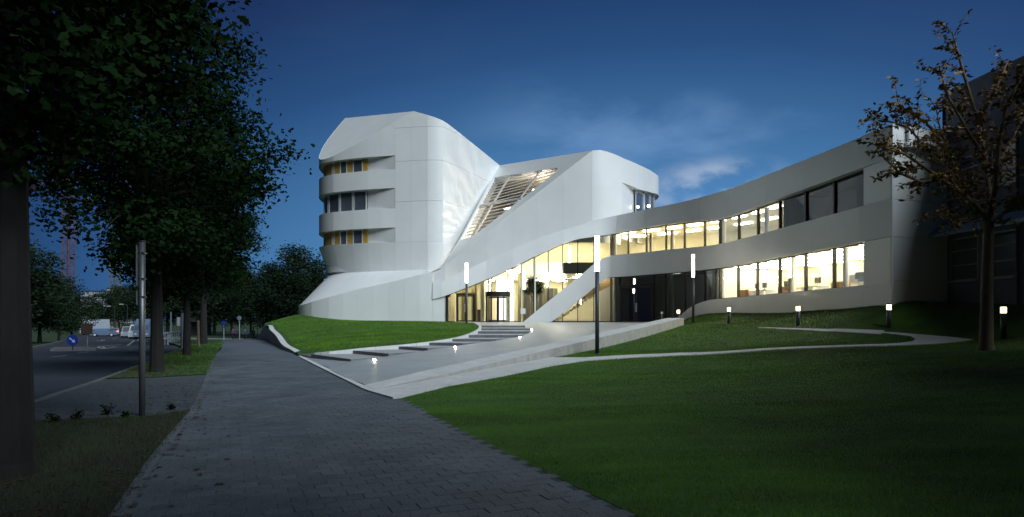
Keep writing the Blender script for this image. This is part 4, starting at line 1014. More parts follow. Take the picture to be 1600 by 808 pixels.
# kerbs and drain line where the plaza meets the brick path
kf = empty('front_kerb', (0, 0, 0), 'straight pale kerb and dark drain slot between brick path and plaza', 'kerb')
FKp = [(-9.6, 29.2), (-6.6, 22.5), (-3.35, 15.3), (-2.4, 13.75)]; FK = Curve(FKp, smooth=False); t = 0
while t < FK.L - .2:
    t1 = min(t + 1.6, FK.L)
    kerbpiece(FK, t + .006, t1 - .006, lambda q: .035, .16, .3, CONC, kf, off=.0); kerbpiece(FK, t + .006, t1 - .006, lambda q: .02, .12, .3, RISER, kf, name='drain_grate', off=-.13) if 1.5 < t < 15 else None
    t = t1
# ------------------------------------------------------------------ brick path
PR = [(5.2, -4), (3.2, .4), (1.1, 5.5), (-.2, 8.4), (-1.35, 11.2), (-2.42, 13.8), (-3.4, 15.4), (-6.7, 22.5)] + PE[:-1] + [(-25.5, 63), (-35, 96)]
PL = [(.5, -4), (-1.4, .4), (-3.4, 5.5), (-4.6, 8.4), (-6.0, 12.06), (-8.05, 16.8), (-10.6, 22.5), (-13.6, 29.3), (-16.7, 36.9), (-20.4, 45), (-24.8, 55), (-29, 63), (-41, 96)]
pathpoly = PR + PL[::-1]
def brickmat():
    m = mat('paver_surface', (.1, .108, .12), .72, bump=.4, bscale=110); t = m.node_tree; b = t.nodes['Principled BSDF']
    tc_ = t.nodes.new('ShaderNodeTexCoord'); mp_ = t.nodes.new('ShaderNodeMapping'); mp_.inputs['Rotation'].default_value = (0, 0, -math.atan2(.44, 1)); t.links.new(tc_.outputs['Object'], mp_.inputs[0])
    br = t.nodes.new('ShaderNodeTexBrick'); br.inputs['Color1'].default_value = (.096, .117, .142, 1); br.inputs['Color2'].default_value = (.114, .136, .160, 1); br.inputs['Mortar'].default_value = (.04, .045, .05, 1)
    br.inputs['Scale'].default_value = 1; br.inputs['Brick Width'].default_value = .34; br.inputs['Row Height'].default_value = .24; br.inputs['Mortar Size'].default_value = .008
    t.links.new(mp_.outputs[0], br.inputs[0]); t.links.new(br.outputs[0], b.inputs['Base Color']); return m
BRK = brickmat()
pth = sheet('path', pathpoly, lambda q: G(q) - .007, 2.0, SAND); struct(pth)
fp = [p for p in PR if p[1] > 30] ; fl = [p for p in PL if p[1] > 30]
NB = 31.0
def edge_at(E_, y):
    ys = [p[1] for p in E_]; return float(np.interp(y, ys, [p[0] for p in E_]))
struct(sheet('path_far_stretch', [(edge_at(PR, NB), NB)] + [p for p in PR if p[1] > NB] + [p for p in PL if p[1] > NB][::-1] + [(edge_at(PL, NB), NB)], lambda q: G(q) + .0, 2.0, BRK))
def paver_me(m):
    h = .012; w, l, b_ = .258 / 2, .178 / 2, .004
    vs = [(-w, -l, -h - .02), (w, -l, -h - .02), (w, l, -h - .02), (-w, l, -h - .02), (-w, -l, -b_), (w, -l, -b_), (w, l, -b_), (-w, l, -b_), (-w + b_, -l + b_, 0), (w - b_, -l + b_, 0), (w - b_, l - b_, 0), (-w + b_, l - b_, 0)]
    fs = [[8, 9, 10, 11]] + [[i, (i + 1) % 4, (i + 1) % 4 + 4, i + 4] for i in range(4)] + [[i + 4, (i + 1) % 4 + 4, (i + 1) % 4 + 8, i + 8] for i in range(4)]
    return vs, fs, mesh('paver', vs, fs, m)
pm = [paver_me(m)[2] for m in (PAVE, PAVE2, PAVE3)]; pvs, pfs, _ = paver_me(PAVE)
U = Vector((1, .44)).normalized(); V_ = Vector((-.44, 1)).normalized(); cand = []
r = np.random.default_rng(3)
for j in range(0, 210):
    for i in range(-60, 90):
        p = U * ((i + (j % 2) * .5) * .261) + V_ * (j * .181 + 1.5)
        if 4.3 < p.y < NB and edge_at(PL, p.y) + .06 < p.x < edge_at(PR, p.y) - .03: cand.append(p)
cand.sort(key=lambda p: p.y + abs((p.x) / max(p.y, 1) * 0)); vis = [p for p in cand if Z(0, 1) or True]
vis.sort(key=lambda p: (0 if (1.7 / p.y * F + HY < 830 and X(-30, p.y) < p.x) else 1, p.y))
SV, SF, SM = [], [], []
for k, p in enumerate(vis):
    dz, rx, ry, rz = r.normal(0, .0018), r.normal(0, .006), r.normal(0, .006), math.atan2(.44, 1) + r.normal(0, .006); mi = int(r.choice(3, p=[.55, .25, .2]))
    if k < 300:
        o = bpy.data.objects.new('paver', pm[mi]); COL.objects.link(o); o.parent = pth; o.location = (p.x, p.y, dz); o.rotation_euler = (rx, ry, rz)
    else:
        c, q = math.cos(rz), math.sin(rz); n = len(SV)
        SV += [(p.x + a * c - b * q, p.y + a * q + b * c, z + dz + a * rx * .5) for a, b, z in pvs]; SF += [[v + n for v in f] for f in pfs]; SM += [mi] * len(pfs)
o = obj('pavers', SV, SF, [PAVE, PAVE2, PAVE3], pth); o['kind'] = 'stuff'; o.data.polygons.foreach_set('material_index', SM)
# ------------------------------------------------------------------ land, road, verges on the left
rows = [-60, 0, 20, 40, 48, 54, 60, 66, 72, 78, 84, 90, 98, 130, 200, 400, 900, 3000]; vs = []; xs_ = [-3000, -400, -100, -40, 0, 40, 100, 400, 3000]
for y in rows: vs += [(x, y, Gz(y) - .22) for x in xs_]
nx = len(xs_); fs_ = [[j * nx + i, j * nx + i + 1, (j + 1) * nx + i + 1, (j + 1) * nx + i] for j in range(len(rows) - 1) for i in range(nx - 1)]
struct(obj('ground', vs, fs_, mat('far_grass', (.018, .045, .009), .9, noise=.4, nscale=.5)))
rdR = [(-1, -9), (-4.6, 0), (-7.6, 7.4), (-10, 13.4), (-11.65, 18), (-14.1, 24.3), (-17, 31.5), (-19.8, 38.6), (-23.2, 44), (-28, 52), (-42, 75), (-58, 103), (-74, 130), (-95, 165), (-118, 205)]
rdL = [(-11, -9), (-13, 0), (-16, 7.4), (-18.4, 13.4), (-20.2, 18), (-22.8, 24.3), (-25.6, 31.5), (-28.5, 37.5), (-31.5, 43), (-36, 51), (-51, 75), (-70, 103), (-87, 130), (-108, 165), (-131, 205)]
struct(sheet('road', rdR + rdL[::-1], lambda q: G(q) - .1, 3.0, ASPH))
# side street crossing behind the verge
struct(sheet('side_street', [(-27, 92), (-27, 98.5), (-62, 108), (-60, 101)], lambda q: G(q) + .012, 3, mat('side_street_paving', (.2, .21, .22), .8, noise=.2)))
struct(sheet('far_lawn', [(-22, 72), (-40, 70.5), (-58, 101), (-27, 91.5), (-20, 80)], lambda q: G(q) + .006, 3, mat('far_grass', (.018, .045, .009), .9, noise=.4, nscale=.5)))
struct(sheet('far_lawn', [(-26, 99), (-61, 108.6), (-72, 125), (-20, 125)], lambda q: G(q) + .006, 4, mat('far_grass', (.018, .045, .009), .9)))
# paved apron between the verges
apron = [(-10.15, 13.4), P(156, 18.15), P(240, 18.6), P(330, 19.6), (-8.05, 16.8), (-6.85, 14.2), P(292, 12.6), P(60, 10.9)]
struct(sheet('apron', [(-8.85, 10.5), (-10.05, 13.6), (-11.7, 18.15), (-10.4, 18.7), P(330, 19.8), (-8.05, 16.8), (-6.0, 12.06), (-6.35, 11.3)], lambda q: G(q) - .002, 2, mat('apron_pavers', (.065, .078, .092), .8, noise=.35, nscale=4, bump=.5, bscale=10)))
vergeF = [(-11.7, 18.2), (-14.1, 24.3), (-17, 31.5), (-19.8, 38.6), (-23.0, 43.8), P(262, 46), P(300, 46.5), (-20.9, 46.5), (-16.85, 36.9), (-13.55, 29.3), (-10.6, 22.5), P(330.5, 20.0), (-10.4, 18.8)]
struct(sheet('verge_lawn', vergeF, lambda q: G(q) + .004, 1.5, mat('verge_lawn_ground', (.02, .06, .007), .9, noise=.4, nscale=1)))
struct(sheet('verge_bare_soil', [(-11.65, 18.25), (-13.6, 23.1), (-12.4, 23.4), (-11.0, 21.2), (-10.6, 18.8)], lambda q: G(q) + .012, 1, SOIL))
VBL = mat('verge_blade', (.022, .055, .008), .7, noise=.5, nscale=1.3, col2=(.02, .016, .008), detail=6)
vergeN = [(-8.8, 10.45), (-6.35, 11.25), (-6.0, 12.06), (-4.6, 8.4), (-3.4, 5.5), (-1.4, .4), (-.2, -2), (-5.2, -2), (-6.3, 4)]
struct(sheet('near_verge', vergeN, lambda q: G(q) + .004, .8, mat('verge_ground', (.018, .034, .009), .95, noise=.6, nscale=1.2, bump=.8, bscale=18, col2=(.018, .013, .009))))
struct(sheet('verge_lawn', [(-26, 48.2), P(262, 46.2), P(300, 46.7), (-21.2, 46.7), (-24.9, 55), (-28.5, 62.5), (-33, 62)], lambda q: G(q) + .004, 2, GRASSG))
def kerbline(name, pts, label, w=.14, top=.02, L=2.0, m=KERB, off=0, wd=.3, pn='kerb_stone'):
    c = Curve(pts, step=1.0); e_ = empty(name, (0, 0, 0), label, 'kerb'); t = 0
    while t < c.L - .3:
        t1 = min(t + L, c.L); kerbpiece(c, t + .01, t1 - .01, lambda q: Gz(c.at(q).y) + top, w, wd, m, e_, name=pn, off=off, step=1); t = t1
kerbline('road_kerb', [p for p in rdR if 4 < p[1] < 60], 'pale kerb along the near side of the road', off=0, m=KERB)
kerbline('road_kerb', [p for p in rdL if 20 < p[1] < 80], 'dark kerb along the far side of the road', off=0)
kerbline('path_edging', [p for p in PL if 4 < p[1] < 56], 'narrow concrete edging on the left of the brick path', w=.12, top=.010, L=1.0, off=-.06, m=PAVE3)
def paint(pts, w, label, top=.004):
    c = Curve(pts, step=1.5); vs = []; fs = []
    n = max(1, int(c.L / 1.5))
    for i in range(n + 1):
        t = c.L * i / n; a, b = c.at(t, -w / 2), c.at(t, w / 2); z = Gz(a.y) - .1 + top; vs += [(a.x, a.y, z), (b.x, b.y, z)]
    o = obj('road_marking', vs, [[2 * i, 2 * i + 1, 2 * i + 3, 2 * i + 2] for i in range(n)], PAINT)
    for f in o.data.polygons: 
        if f.normal.z < 0: f.flip()
    struct(o)
def rp(px_, py_):
    D = 30
    for _ in range(30): D = (EYE - Gz(D) + .1) * F / (py_ - HY)
    return (X(px_, D), D)
paint([rp(163, 545), rp(185, 541), rp(205, 536), rp(216, 531.5), rp(218, 527)], .16, '')
paint([rp(163, 545), rp(150, 543), rp(163, 540.5), rp(190, 538)], .16, '')
for a, b in (((80, 558), (104, 555.5)), ((122, 551.5), (138, 550)), ((152, 533), (160, 531)), ((176, 529.5), (184, 527.5)), ((196, 530), (203, 528)), ((163, 531), (158, 533))):
    paint([rp(*a), rp(*b)], .14, '')
# triangular painted arrow tip
q = [rp(157, 545.5), rp(167, 544.5), rp(162, 541.5)]
o = obj('road_marking', [(p[0], p[1], Gz(p[1]) - .094) for p in q], [[0, 1, 2]], PAINT); struct(o)
# traffic island with its two signs
isl = [rp(78, 549), rp(150, 548.2), rp(152, 546.5), rp(140, 545), rp(84, 545.5)]
o = MB().prism(isl, -.12, .02).build('traffic_island', KERB); props(o, 'flat pale traffic island in the road carrying the round arrow sign', 'traffic island')
D_ = 34.6
sg = empty('round_arrow_sign', (X(113, D_), D_, .02), 'round blue traffic sign with a white arrow pointing down right on the island', 'sign')
MB().tube([(0, .04, 0), (0, .04, .55)], .035, 8).build('post', POLE, sg)
BLUE = mat('sign_blue', (.015, .05, .35), .4); WPAINT = mat('sign_white', (.7, .72, .75), .5)
def disc(r_, y0, y1, z, n=28): return [(r_ * math.cos(2 * math.pi * i / n), r_ * math.sin(2 * math.pi * i / n) + z) for i in range(n)]
def xzprism(poly, y0, y1):
    n = len(poly); vs = [(x, y0, z) for x, z in poly] + [(x, y1, z) for x, z in poly]
    return vs, [list(range(n)), list(range(n, 2 * n))[::-1]] + [[i, i + n, (i + 1) % n + n, (i + 1) % n] for i in range(n)]
dz_ = Z(531.5, D_) - .02
v, f = xzprism(disc(.30, 0, 0, dz_), -.01, .02); obj('sign_plate', v, f, BLUE, sg)
a_ = math.radians(-38); ar = [(-.19, -.028), (.06, -.028), (.06, -.10), (.20, 0), (.06, .10), (.06, .028), (-.19, .028)]
ar = [(x * math.cos(a_) - z * math.sin(a_), x * math.sin(a_) + z * math.cos(a_) + dz_) for x, z in ar]
v, f = xzprism(ar, -.018, -.0102); obj('arrow', v, f, WPAINT, sg)
D_ = 37; bs_ = empty('direction_sign', (X(135.5, D_), D_, -.1), 'brown rectangular road sign on a single grey post behind the traffic island', 'sign')
MB().tube([(0, .05, 0), (0, .05, 1.6)], .04, 8).build('post', KERB, bs_)
v, f = xzprism([(-.33, .95), (.33, .95), (.33, 1.55), (-.33, 1.55)], -.02, .015); obj('sign_plate', v, f, mat('sign_brown', (.06, .04, .03), .6), bs_)
# ------------------------------------------------------------------ lamps
def pole_lamp(px_, y1, ym, y0, D, label):
    x, zb, zt2 = X(px_, D), Z(y0, D), Z(y1, D); H = zt2 - zb; hm = Z(ym, D) - zb
    o = empty('pole_lamp', (x, D, zb), label, 'lamp', 'tall tube lamps around the entrance')
    MB().tube([(0, 0, -.2), (0, 0, .015)], .13, 16).build('base_plate', POLE, o)
    MB().tube([(0, 0, .018), (0, 0, hm)], .078, 16).build('pole', POLE, o, True)
    MB().tube([(0, 0, hm + .004), (0, 0, H - .04)], .088, 20).build('light_tube', TUBE, o, True)
    MB().tube([(0, 0, H - .036), (0, 0, H)], .09, 20).build('cap', ALU, o)
    MB().tube([(0, 0, hm - .03), (0, 0, hm + .002)], .092, 20).build('collar', POLE, o)
pole_lamp(729, 410, 442, 505.5, 46.2, 'tall lit tube lamp on the lawn mound edge before the double door')
pole_lamp(933, 367, 424, 552.5, 24.3, 'nearest and tallest lit tube lamp, on the lawn by the low concrete wall')
pole_lamp(1083, 397, 433, 505, 41.7, 'lit tube lamp beyond the end of the low wall, in front of the dark glass')
def bollard(px_, D, zb, label, h=.92):
    o = empty('bollard_lamp', (X(px_, D), D, zb), label, 'lamp', 'low bollard lamps along the wing')
    MB().tube([(0, 0, -.2), (0, 0, h - .25)], .09, 14).build('post', POLE, o, True)
    MB().tube([(0, 0, h - .248), (0, 0, h - .045)], .088, 16).build('light_head', BOLL, o, True)
    MB().tube([(0, 0, h - .038), (0, 0, h + .015)], .094, 16).build('cap', POLE, o)
bollard(1060, 41.5, 1.42, 'low lit bollard behind the end of the low concrete wall')
bollard(1139, 36, Z(505, 36) , 'low lit bollard in front of the brightly lit office, second from the low wall')
bollard(1247, 30, Z(508, 30), 'low lit bollard under the third lower office window')
bollard(1389, 26.4, Z(509.5, 26.4), 'low lit bollard near the right corner of the wing')
bollard(1568, 22.5, Z(478, 22.5) - .98, 'low lit bollard on the dark lawn right of the slender tree', .98)
def marker(px_, py_, hf, lab):
    x, y = ghit(px_, py_, hf, 15, 50); z = hf(x, y)
    o = empty('step_marker_light', (x, y, z), lab, 'lamp', 'tiny lights at the step ends')
    MB().tube([(0, 0, -.05), (0, 0, .03)], .07, 14).build('housing', ALU, o)
    MB().tube([(0, 0, .032), (0, 0, .075)], .045, 12).build('lens', SPOT, o)
marker(585, 564, hP, 'tiny bright light on the ramp beside the lowest stone step, nearest the brick path')
marker(711, 544, hP, 'tiny bright light on the ramp below the middle steps')
marker(812, 529, hP, 'tiny light at the end of the fourth entrance step')
marker(831, 516.5, hP, 'tiny light at the end of the upper steps, closest to the doors')
g_ = empty('wall_globe_lamp', GLOBE, 'small round white lamp by the corner windows above the wing roof', 'lamp')
bm = bmesh.new(); bmesh.ops.create_icosphere(bm, subdivisions=2, radius=.13); me = bpy.data.meshes.new('globe'); bm.to_mesh(me); bm.free(); me.materials.append(TUBE); new('globe', me, g_)
MB().tube([(0, .0, -.2), (0, 0, -.12)], .05, 10).build('holder', DARKM, g_)
# ------------------------------------------------------------------ office furniture seen through the wing windows
def desk(px_, off, lab, cab=False):
    p = FC.at(s(px_), off); ang = math.radians(98)
    o = empty('desk', (p.x, p.y, 2.62), lab, 'desk', 'desks in the lit office', ang)
    MB().box(-.8, -.4, .92, .8, .4, .96).build('desk_top', WOOD if cab else INTP, o)
    for sx in (-.74, .7):
        MB().box(sx, -.36, 0, sx + .04, .36, .919).build('leg', ALU, o)
    if cab: MB().box(-.78, .36, .5, .78, .39, 1.06).build('screen_panel', WOOD, o)
    return (p, ang)
def monitor(px_, off, lab, tilt=0, z0=3.60):
    p = FC.at(s(px_), off); o = empty('monitor', (p.x, p.y, z0), lab, 'monitor', 'monitors on the office desks', math.radians(98 + tilt))
    MB().box(-.1, -.08, 0, .1, .08, .015).build('foot', BLACK, o); MB().box(-.02, -.015, .016, .02, .015, .15).build('stem', BLACK, o)
    MB().box(-.27, -.02, .12, .27, .02, .46).build('screen_case', DARKM, o)
for px_, off, lab, c_ in ((1146, -1.1, 'orange desk behind the first lower office window from the left', True), (1170, -1.1, 'desk behind the second lower office window carrying two dark monitors', False), (1204, -1.3, 'orange desk behind the third lower office window', True),
                          (1240, -1.3, 'desk behind the fourth lower office window, next to the white column', False), (1290, -1.2, 'orange desk behind the fifth lower office window', True), (1332, -1.2, 'desk behind the last lower office window on the right', False)):
    desk(px_, off, lab, c_)
monitor(1161, -1.0, 'dark monitor on the left of the pair behind the second office window'); monitor(1172, -1.0, 'dark monitor on the right of the pair behind the second office window')
monitor(1198, -1.3, 'wide dark monitor behind the third office window'); monitor(1244, -1.3, 'dark monitor behind the fourth office window'); monitor(1316, -1.0, 'monitor with pale back behind the last office window', 30)
b2 = FC.at(s(1275), -2.5); wb = empty('glass_partition', (b2.x, b2.y, 2.4), 'framed glass partition panel standing among the office desks', 'partition', None, math.radians(95))
mb = MB(); mb.box(-.9, -.02, 1.0, -.87, .02, 1.75); mb.box(.87, -.02, 1.0, .9, .02, 1.75); mb.box(-.87, -.02, 1.72, .87, .02, 1.75); mb.box(-.87, -.02, 0, -.84, .02, 1.0); mb.box(.84, -.02, 0, .87, .02, 1.0); mb.build('frame', DARKM, wb)
MB().box(-.86, -.005, 1.0, .86, .005, 1.715).build('pane', GLASS, wb)
pb = empty('notice_board', (*FC.at(s(817), .3), 0), 'small white notice board fixed to the pale post right of the revolving door', 'sign')
yb = pb.location.y; MB().box(-.16, -.02, Z(490.5, yb), .24, .02, Z(482, yb)).build('board', WPAINT, pb); MB().box(-.02, .021, Z(488, yb), .02, .18, Z(485, yb)).build('bracket', DARKM, pb)
# free-standing post with a small plate before the dark glass
pp_ = (X(1034, 43), 43); ps_ = empty('post_sign', (*pp_, 1.45), 'thin pale post with a small rectangular plate before the dark double door', 'sign')
MB().tube([(0, 0, 0), (0, 0, .62)], .02, 8).build('post', ALU, ps_); MB().box(-.08, -.012, .62, .08, .012, .74).build('plate', ALU, ps_)
# ------------------------------------------------------------------ older building at the right edge
ob = empty('old_building', (19.7, 29.0, 0), 'dark older building with metal awning and barred windows behind the slender tree', 'building')
ob.location = (0, 0, 0)
OW = mat('old_render', (.12, .13, .17), .75, noise=.15, nscale=2); OC = Curve([(19.75, 29.15), (19.9, 26.2), (20.2, 22), (20.6, 16)], smooth=False)
def oz(px_, py_): return OC.z(px_, py_)
w1 = (OC.spx(1483), OC.spx(1528)); w2 = (OC.spx(1549), OC.spx(1590)); wins = [(*w1, 3.4, 5.3), (*w2, 3.4, 5.3), (OC.spx(1485), OC.spx(1530), 7.1, 8.8), (OC.spx(1549), OC.spx(1592), 7.1, 8.8)]
segs = [0, w1[0], w1[1], w2[0], w2[1], OC.L]
for a, b in zip(segs, segs[1:]):
    if (a, b) in (w1, w2):
        for z0, z1 in ((1.0, 3.4), (5.3, 7.1), (8.8, 12.0)): surf('wall_panel', OC, a + .006, b - .006, z0, z1, 0, 0, OW, ob, rim=.2)
    else:
        surf('wall_panel', OC, a + .006, b - .006, 1.0, 12.0, 0, 0, OW, ob, rim=.2)
surf('wall_core', OC, .1, OC.L, 1.0, 11.9, -.25, -.25, mat('old_wall_dark', (.05, .05, .055), .8), ob, rim=0)
for a, b, z0, z1 in wins:
    p0, p1 = OC.at(a, -.05), OC.at(b, -.05); d = (p1 - p0).normalized(); up = (d.y, -d.x, 0); mb = MB()
    for z_ in (z0 + .03, z1 - .03): mb.bar((p0.x, p0.y, z_), (p1.x, p1.y, z_), .08, .06)
    for q in (p0 + d * .03, p1 - d * .03): mb.bar((q.x, q.y, z0 + .06), (q.x, q.y, z1 - .06), .06, .08, up=up)
    fr = mb.build('window', mat('old_frame', (.38, .39, .42), .6), ob)
    MB().bar((p0.x + .05, p0.y, (z0 + z1) / 2), (p1.x + .05, p1.y, (z0 + z1) / 2), .02, z1 - z0 - .12).build('pane', DGLASS, fr)
    for f in (.36, .70):
        z_ = z0 + (z1 - z0) * f; MB().bar((p0.x, p0.y - .03, z_), (p1.x, p1.y + .03, z_), .05, .05).build('window_bar', mat('old_frame', (.38, .39, .42), .6), fr)
    MB().bar((p0.x - .14, p0.y, z0 - .03), (p1.x - .14, p1.y, z0 - .03), .2, .05).build('sill', mat('old_frame', (.38, .39, .42), .6), fr)
AW = mat('awning_sheet', (.16, .25, .34), .5, noise=.15, nscale=2)
a0, a1 = OC.at(.1, .02), OC.at(OC.L, .02); n = 11
ax = [OC.at(.1 + (OC.L - .2) * i / n, .02) for i in range(n + 1)]; axo = [OC.at(.1 + (OC.L - .2) * i / n, 1.15) for i in range(n + 1)]
aw = None
for i in range(n):
    q = [(ax[i].x, ax[i].y - .004, 6.15), (ax[i + 1].x, ax[i + 1].y + .004, 6.15), (axo[i + 1].x, axo[i + 1].y + .004, 5.45), (axo[i].x, axo[i].y - .004, 5.45)]
    vs = q + [(x, y, z - .05) for x, y, z in q]
    obj('awning_panel', vs, [[0, 1, 2, 3], [7, 6, 5, 4], [0, 4, 5, 1], [1, 5, 6, 2], [2, 6, 7, 3], [3, 7, 4, 0]], AW, ob)
MB().bar((axo[0].x, axo[0].y, 5.36), (axo[-1].x, axo[-1].y, 5.36), .05, .1).build('awning_rail', AW, ob)
dp = OC.at(OC.spx(1594), .12); MB().tube([(dp.x, dp.y, 2.3), (dp.x, dp.y, 11.5)], .06, 8).build('drainpipe', DARKM, ob)
OE = obj('roof', [(19.7, 29.2, 12), (20.6, 16, 12), (34, 16, 12), (34, 31, 12), (21.6, 30, 12), (19.7, 29.2, 11.8), (20.6, 16, 11.8), (34, 16, 11.8), (34, 31, 11.8), (21.6, 30, 11.8)], [[0, 1, 2, 3, 4], [9, 8, 7, 6, 5], [0, 5, 6, 1], [1, 6, 7, 2], [2, 7, 8, 3], [3, 8, 9, 4], [4, 9, 5, 0]], OW, ob)
obj('end_wall', [(20.6, 16, 1), (34, 16, 1), (34, 16, 11.8), (20.6, 16, 11.8)], [[0, 1, 2, 3]], OW, ob); obj('end_wall', [(21.6, 29.8, 8), (19.7, 29.3, 8), (19.7, 29.3, 11.8), (21.6, 29.8, 11.8)], [[0, 1, 2, 3]], OW, ob)
# ------------------------------------------------------------------ street furniture on the left
sp2 = empty('sign_pole', (X(222, 11.3), 11.3, 0), 'tall grey steel pole on the near verge carrying a sign seen edge-on', 'sign')
MB().tube([(0, 0, -.2), (0, 0, 3.06)], .052, 14).build('pole', mat('galvanised_steel', (.22, .23, .25), .45, metal=.7), sp2, True)
MB().tube([(0, 0, 3.062), (0, 0, 3.09)], .056, 14).build('cap', DARKM, sp2)
MB().box(-.085, -.30, 2.28, -.066, .30, 2.98, .50).build('sign_plate', KERB, sp2); MB().box(-.085, -.2, 1.95, -.068, .2, 2.2, .50).build('sign_plate', KERB, sp2)
for z_ in (2.4, 2.85, 2.08): MB().box(-.066, -.05, z_, .056, .05, z_ + .03).build('clamp', DARKM, sp2)
def steel(px_, D, y0, y1, r_, name, lab, cat, m=None, z0=None):
    zb = Gz(D) if z0 is None else z0; o = empty(name, (X(px_, D), D, zb), lab, cat); return o, Z(y1, D) - zb
o, h = steel(285, 37, 548, 489, .09, 'steel_pole', 'thick grey steel pole on the verge left of the third roadside tree', 'pole')
MB().tube([(0, 0, -.1), (0, 0, h)], .10, 12).build('pole', mat('painted_steel', (.12, .15, .2), .5), o); MB().box(-.20, -.25, h - .75, -.17, .25, h - .25).build('sign_plate', ALU, o)
o, h = steel(267, 62, 528, 488, .05, 'thin_post', 'thin pale street light post behind the bicycle stands', 'pole'); MB().tube([(0, 0, -.1), (0, 0, h)], .06, 10).build('pole', mat('painted_steel', (.12, .15, .2), .5), o); MB().box(-.05, -.05, h, .05, .05, h + .08).build('cap', DARKM, o)
o, h = steel(314.5, 50, 535, 498, .04, 'thin_post', 'thin grey post right of the wooden stake', 'pole'); MB().tube([(0, 0, -.1), (0, 0, h)], .05, 10).build('pole', mat('painted_steel', (.12, .15, .2), .5), o); MB().box(-.04, -.04, h, .04, .04, h + .06).build('cap', DARKM, o)
o, h = steel(309.5, 39.5, 543, 501, .07, 'wooden_stake', 'brown wooden tree stake on the verge lawn', 'stake')
MB().tube([(.03, 0, -.1), (0, 0, h - .05), (0, 0, h)], [.095, .08, .05], 10).build('stake', mat('stake_wood', (.12, .085, .06), .8, noise=.3, nscale=8, stretch=(1, 1, .2)), o); MB().box(-.1, -.02, h - .4, .35, .02, h - .34).build('tie', DARKM, o)
for px_, D, yt, lab, g in ((349.5, 88, 505, 'round blue sign on a post beyond the end of the brick path', BLUE), (374, 86, 497, 'higher round sign on a post behind the walkers', mat('sign_grey', (.2, .26, .32), .5))):
    o = empty('round_sign', (X(px_, D), D, Gz(D)), lab, 'sign'); h = Z(yt, D) - Gz(D); MB().tube([(0, .05, 0), (0, .05, h)], .05, 8).build('post', ALU, o)
    v, f = xzprism(disc(.30, 0, 0, h), -.02, .02); obj('sign_plate', v, f, g, o); v, f = xzprism([(-.12, h - .6), (.12, h - .6), (.12, h - .42), (-.12, h - .42)], -.02, .02); obj('small_plate', v, f, g, o)
o = empty('street_sign', (X(402, 100), 100, Gz(100)), 'thin sign post before the trees left of the curved wall', 'sign'); MB().tube([(0, 0, 0), (0, 0, 3.2)], .05, 8).build('post', DARKM, o); MB().box(-.25, -.02, 2.9, .25, .02, 3.3).build('sign_plate', DARKM, o)
stand0 = None
for i in range(8):
    D = 44.5 + i * .75; x = X(258.5 + i * 3.4, D)
    lab = ['nearest', 'second', 'third', 'fourth', 'fifth', 'sixth', 'seventh', 'farthest'][i] + ' pale hoop of the row of bicycle stands at the road corner'
    if stand0 is None:
        stand0 = o = empty('bicycle_stand', (x, D, Gz(D)), lab, 'bicycle stand', 'bicycle stands at the road corner'); mb = MB()
        mb.tube([(0, -.35, -.1), (0, -.35, .62), (0, -.28, .74), (0, 0, .78), (0, .28, .74), (0, .35, .62), (0, .35, -.1)], .032, 8); mb.build('hoop', mat('pale_steel', (.4, .44, .5), .4), o); MB().tube([(0, -.33, .35), (0, .33, .35)], .02, 6).build('cross_bar', mat('pale_steel', (.4, .44, .5), .4), o)
    else:
        o = copy_tree(stand0); o.location = (x, D, Gz(D)); o['label'] = lab
# vehicles on the road
def vehicle(name, D, px_, L, Wd, H, prof, mbody, label, cat, rz, glassrect, lights, rear=True):
    o = empty(name, (X(px_, D), D, Gz(D) - .1), label, cat, 'vehicles on the road', rz)
    # profile along local y (front = -y towards the camera when rear is False)
    n = len(prof); vs = []
    for sx, tuck in ((-Wd / 2, 1), (Wd / 2, 1)):
        for (yy, zz) in prof: vs.append((sx * (1 - .14 * max(0, (zz - H * .55) / H) * 2), yy, zz))
    fs = [list(range(n)), list(range(n, 2 * n))[::-1]] + [[i, i + n, (i + 1) % n + n, (i + 1) % n] for i in range(n)]
    obj('body', vs, fs, mbody, o)
    for (x0, x1, z0, z1, y0, y1) in glassrect:
        obj('window', [(x0, y0, z0), (x1, y0, z0), (x1 * .92, y1, z1), (x0 * .92, y1, z1)], [[0, 1, 2, 3]], DGLASS, o)
    yw = [min(p[0] for p in prof) + L * .19, max(p[0] for p in prof) - L * .19]
    for yy in yw:
        for sx in (-1, 1):
            a = sx * (Wd / 2 - .2); b = sx * (Wd / 2 + .01); w = MB().tube([(a, yy, .33), (b, yy, .33)], .33, 14).build('wheel', BLACK, o); MB().tube([(b, yy, .33), (b + sx * .012, yy, .33)], .19, 10).build('rim', ALU, w)
    for (x, z, w, h, m) in lights:
        y_ = min(p[0] for p in prof) - .012
        for sx in (-1, 1): MB().box(sx * x - w / 2, y_ - .02, z, sx * x + w / 2, y_ + .01, z + h).build('headlight' if not rear else 'tail_light', m, o)
    return o
TAIL = lightmat('tail_light_red', (1, .05, .02), 7); HEAD = lightmat('headlight_warm', (1, .75, .4), 8); HEADO = mat('headlight_off', (.5, .5, .5), .2)
vanp = lambda L, H: [(-L / 2, .3), (-L / 2, H * .5), (-L / 2 + .55, H * .56), (-L / 2 + 1.05, H * .97), (-L / 2 + 1.3, H), (L / 2 - .06, H), (L / 2, H * .93), (L / 2, .3)]
carp = lambda L, H: [(-L / 2, .28), (-L / 2 - .03, H * .5), (-L / 2 + .15, H * .62), (-L / 2 + .55, H * .97), (-L / 2 + 1.0, H), (.4, H), (1.05, H * .68), (L / 2 - .1, H * .56), (L / 2, .5), (L / 2, .28)]
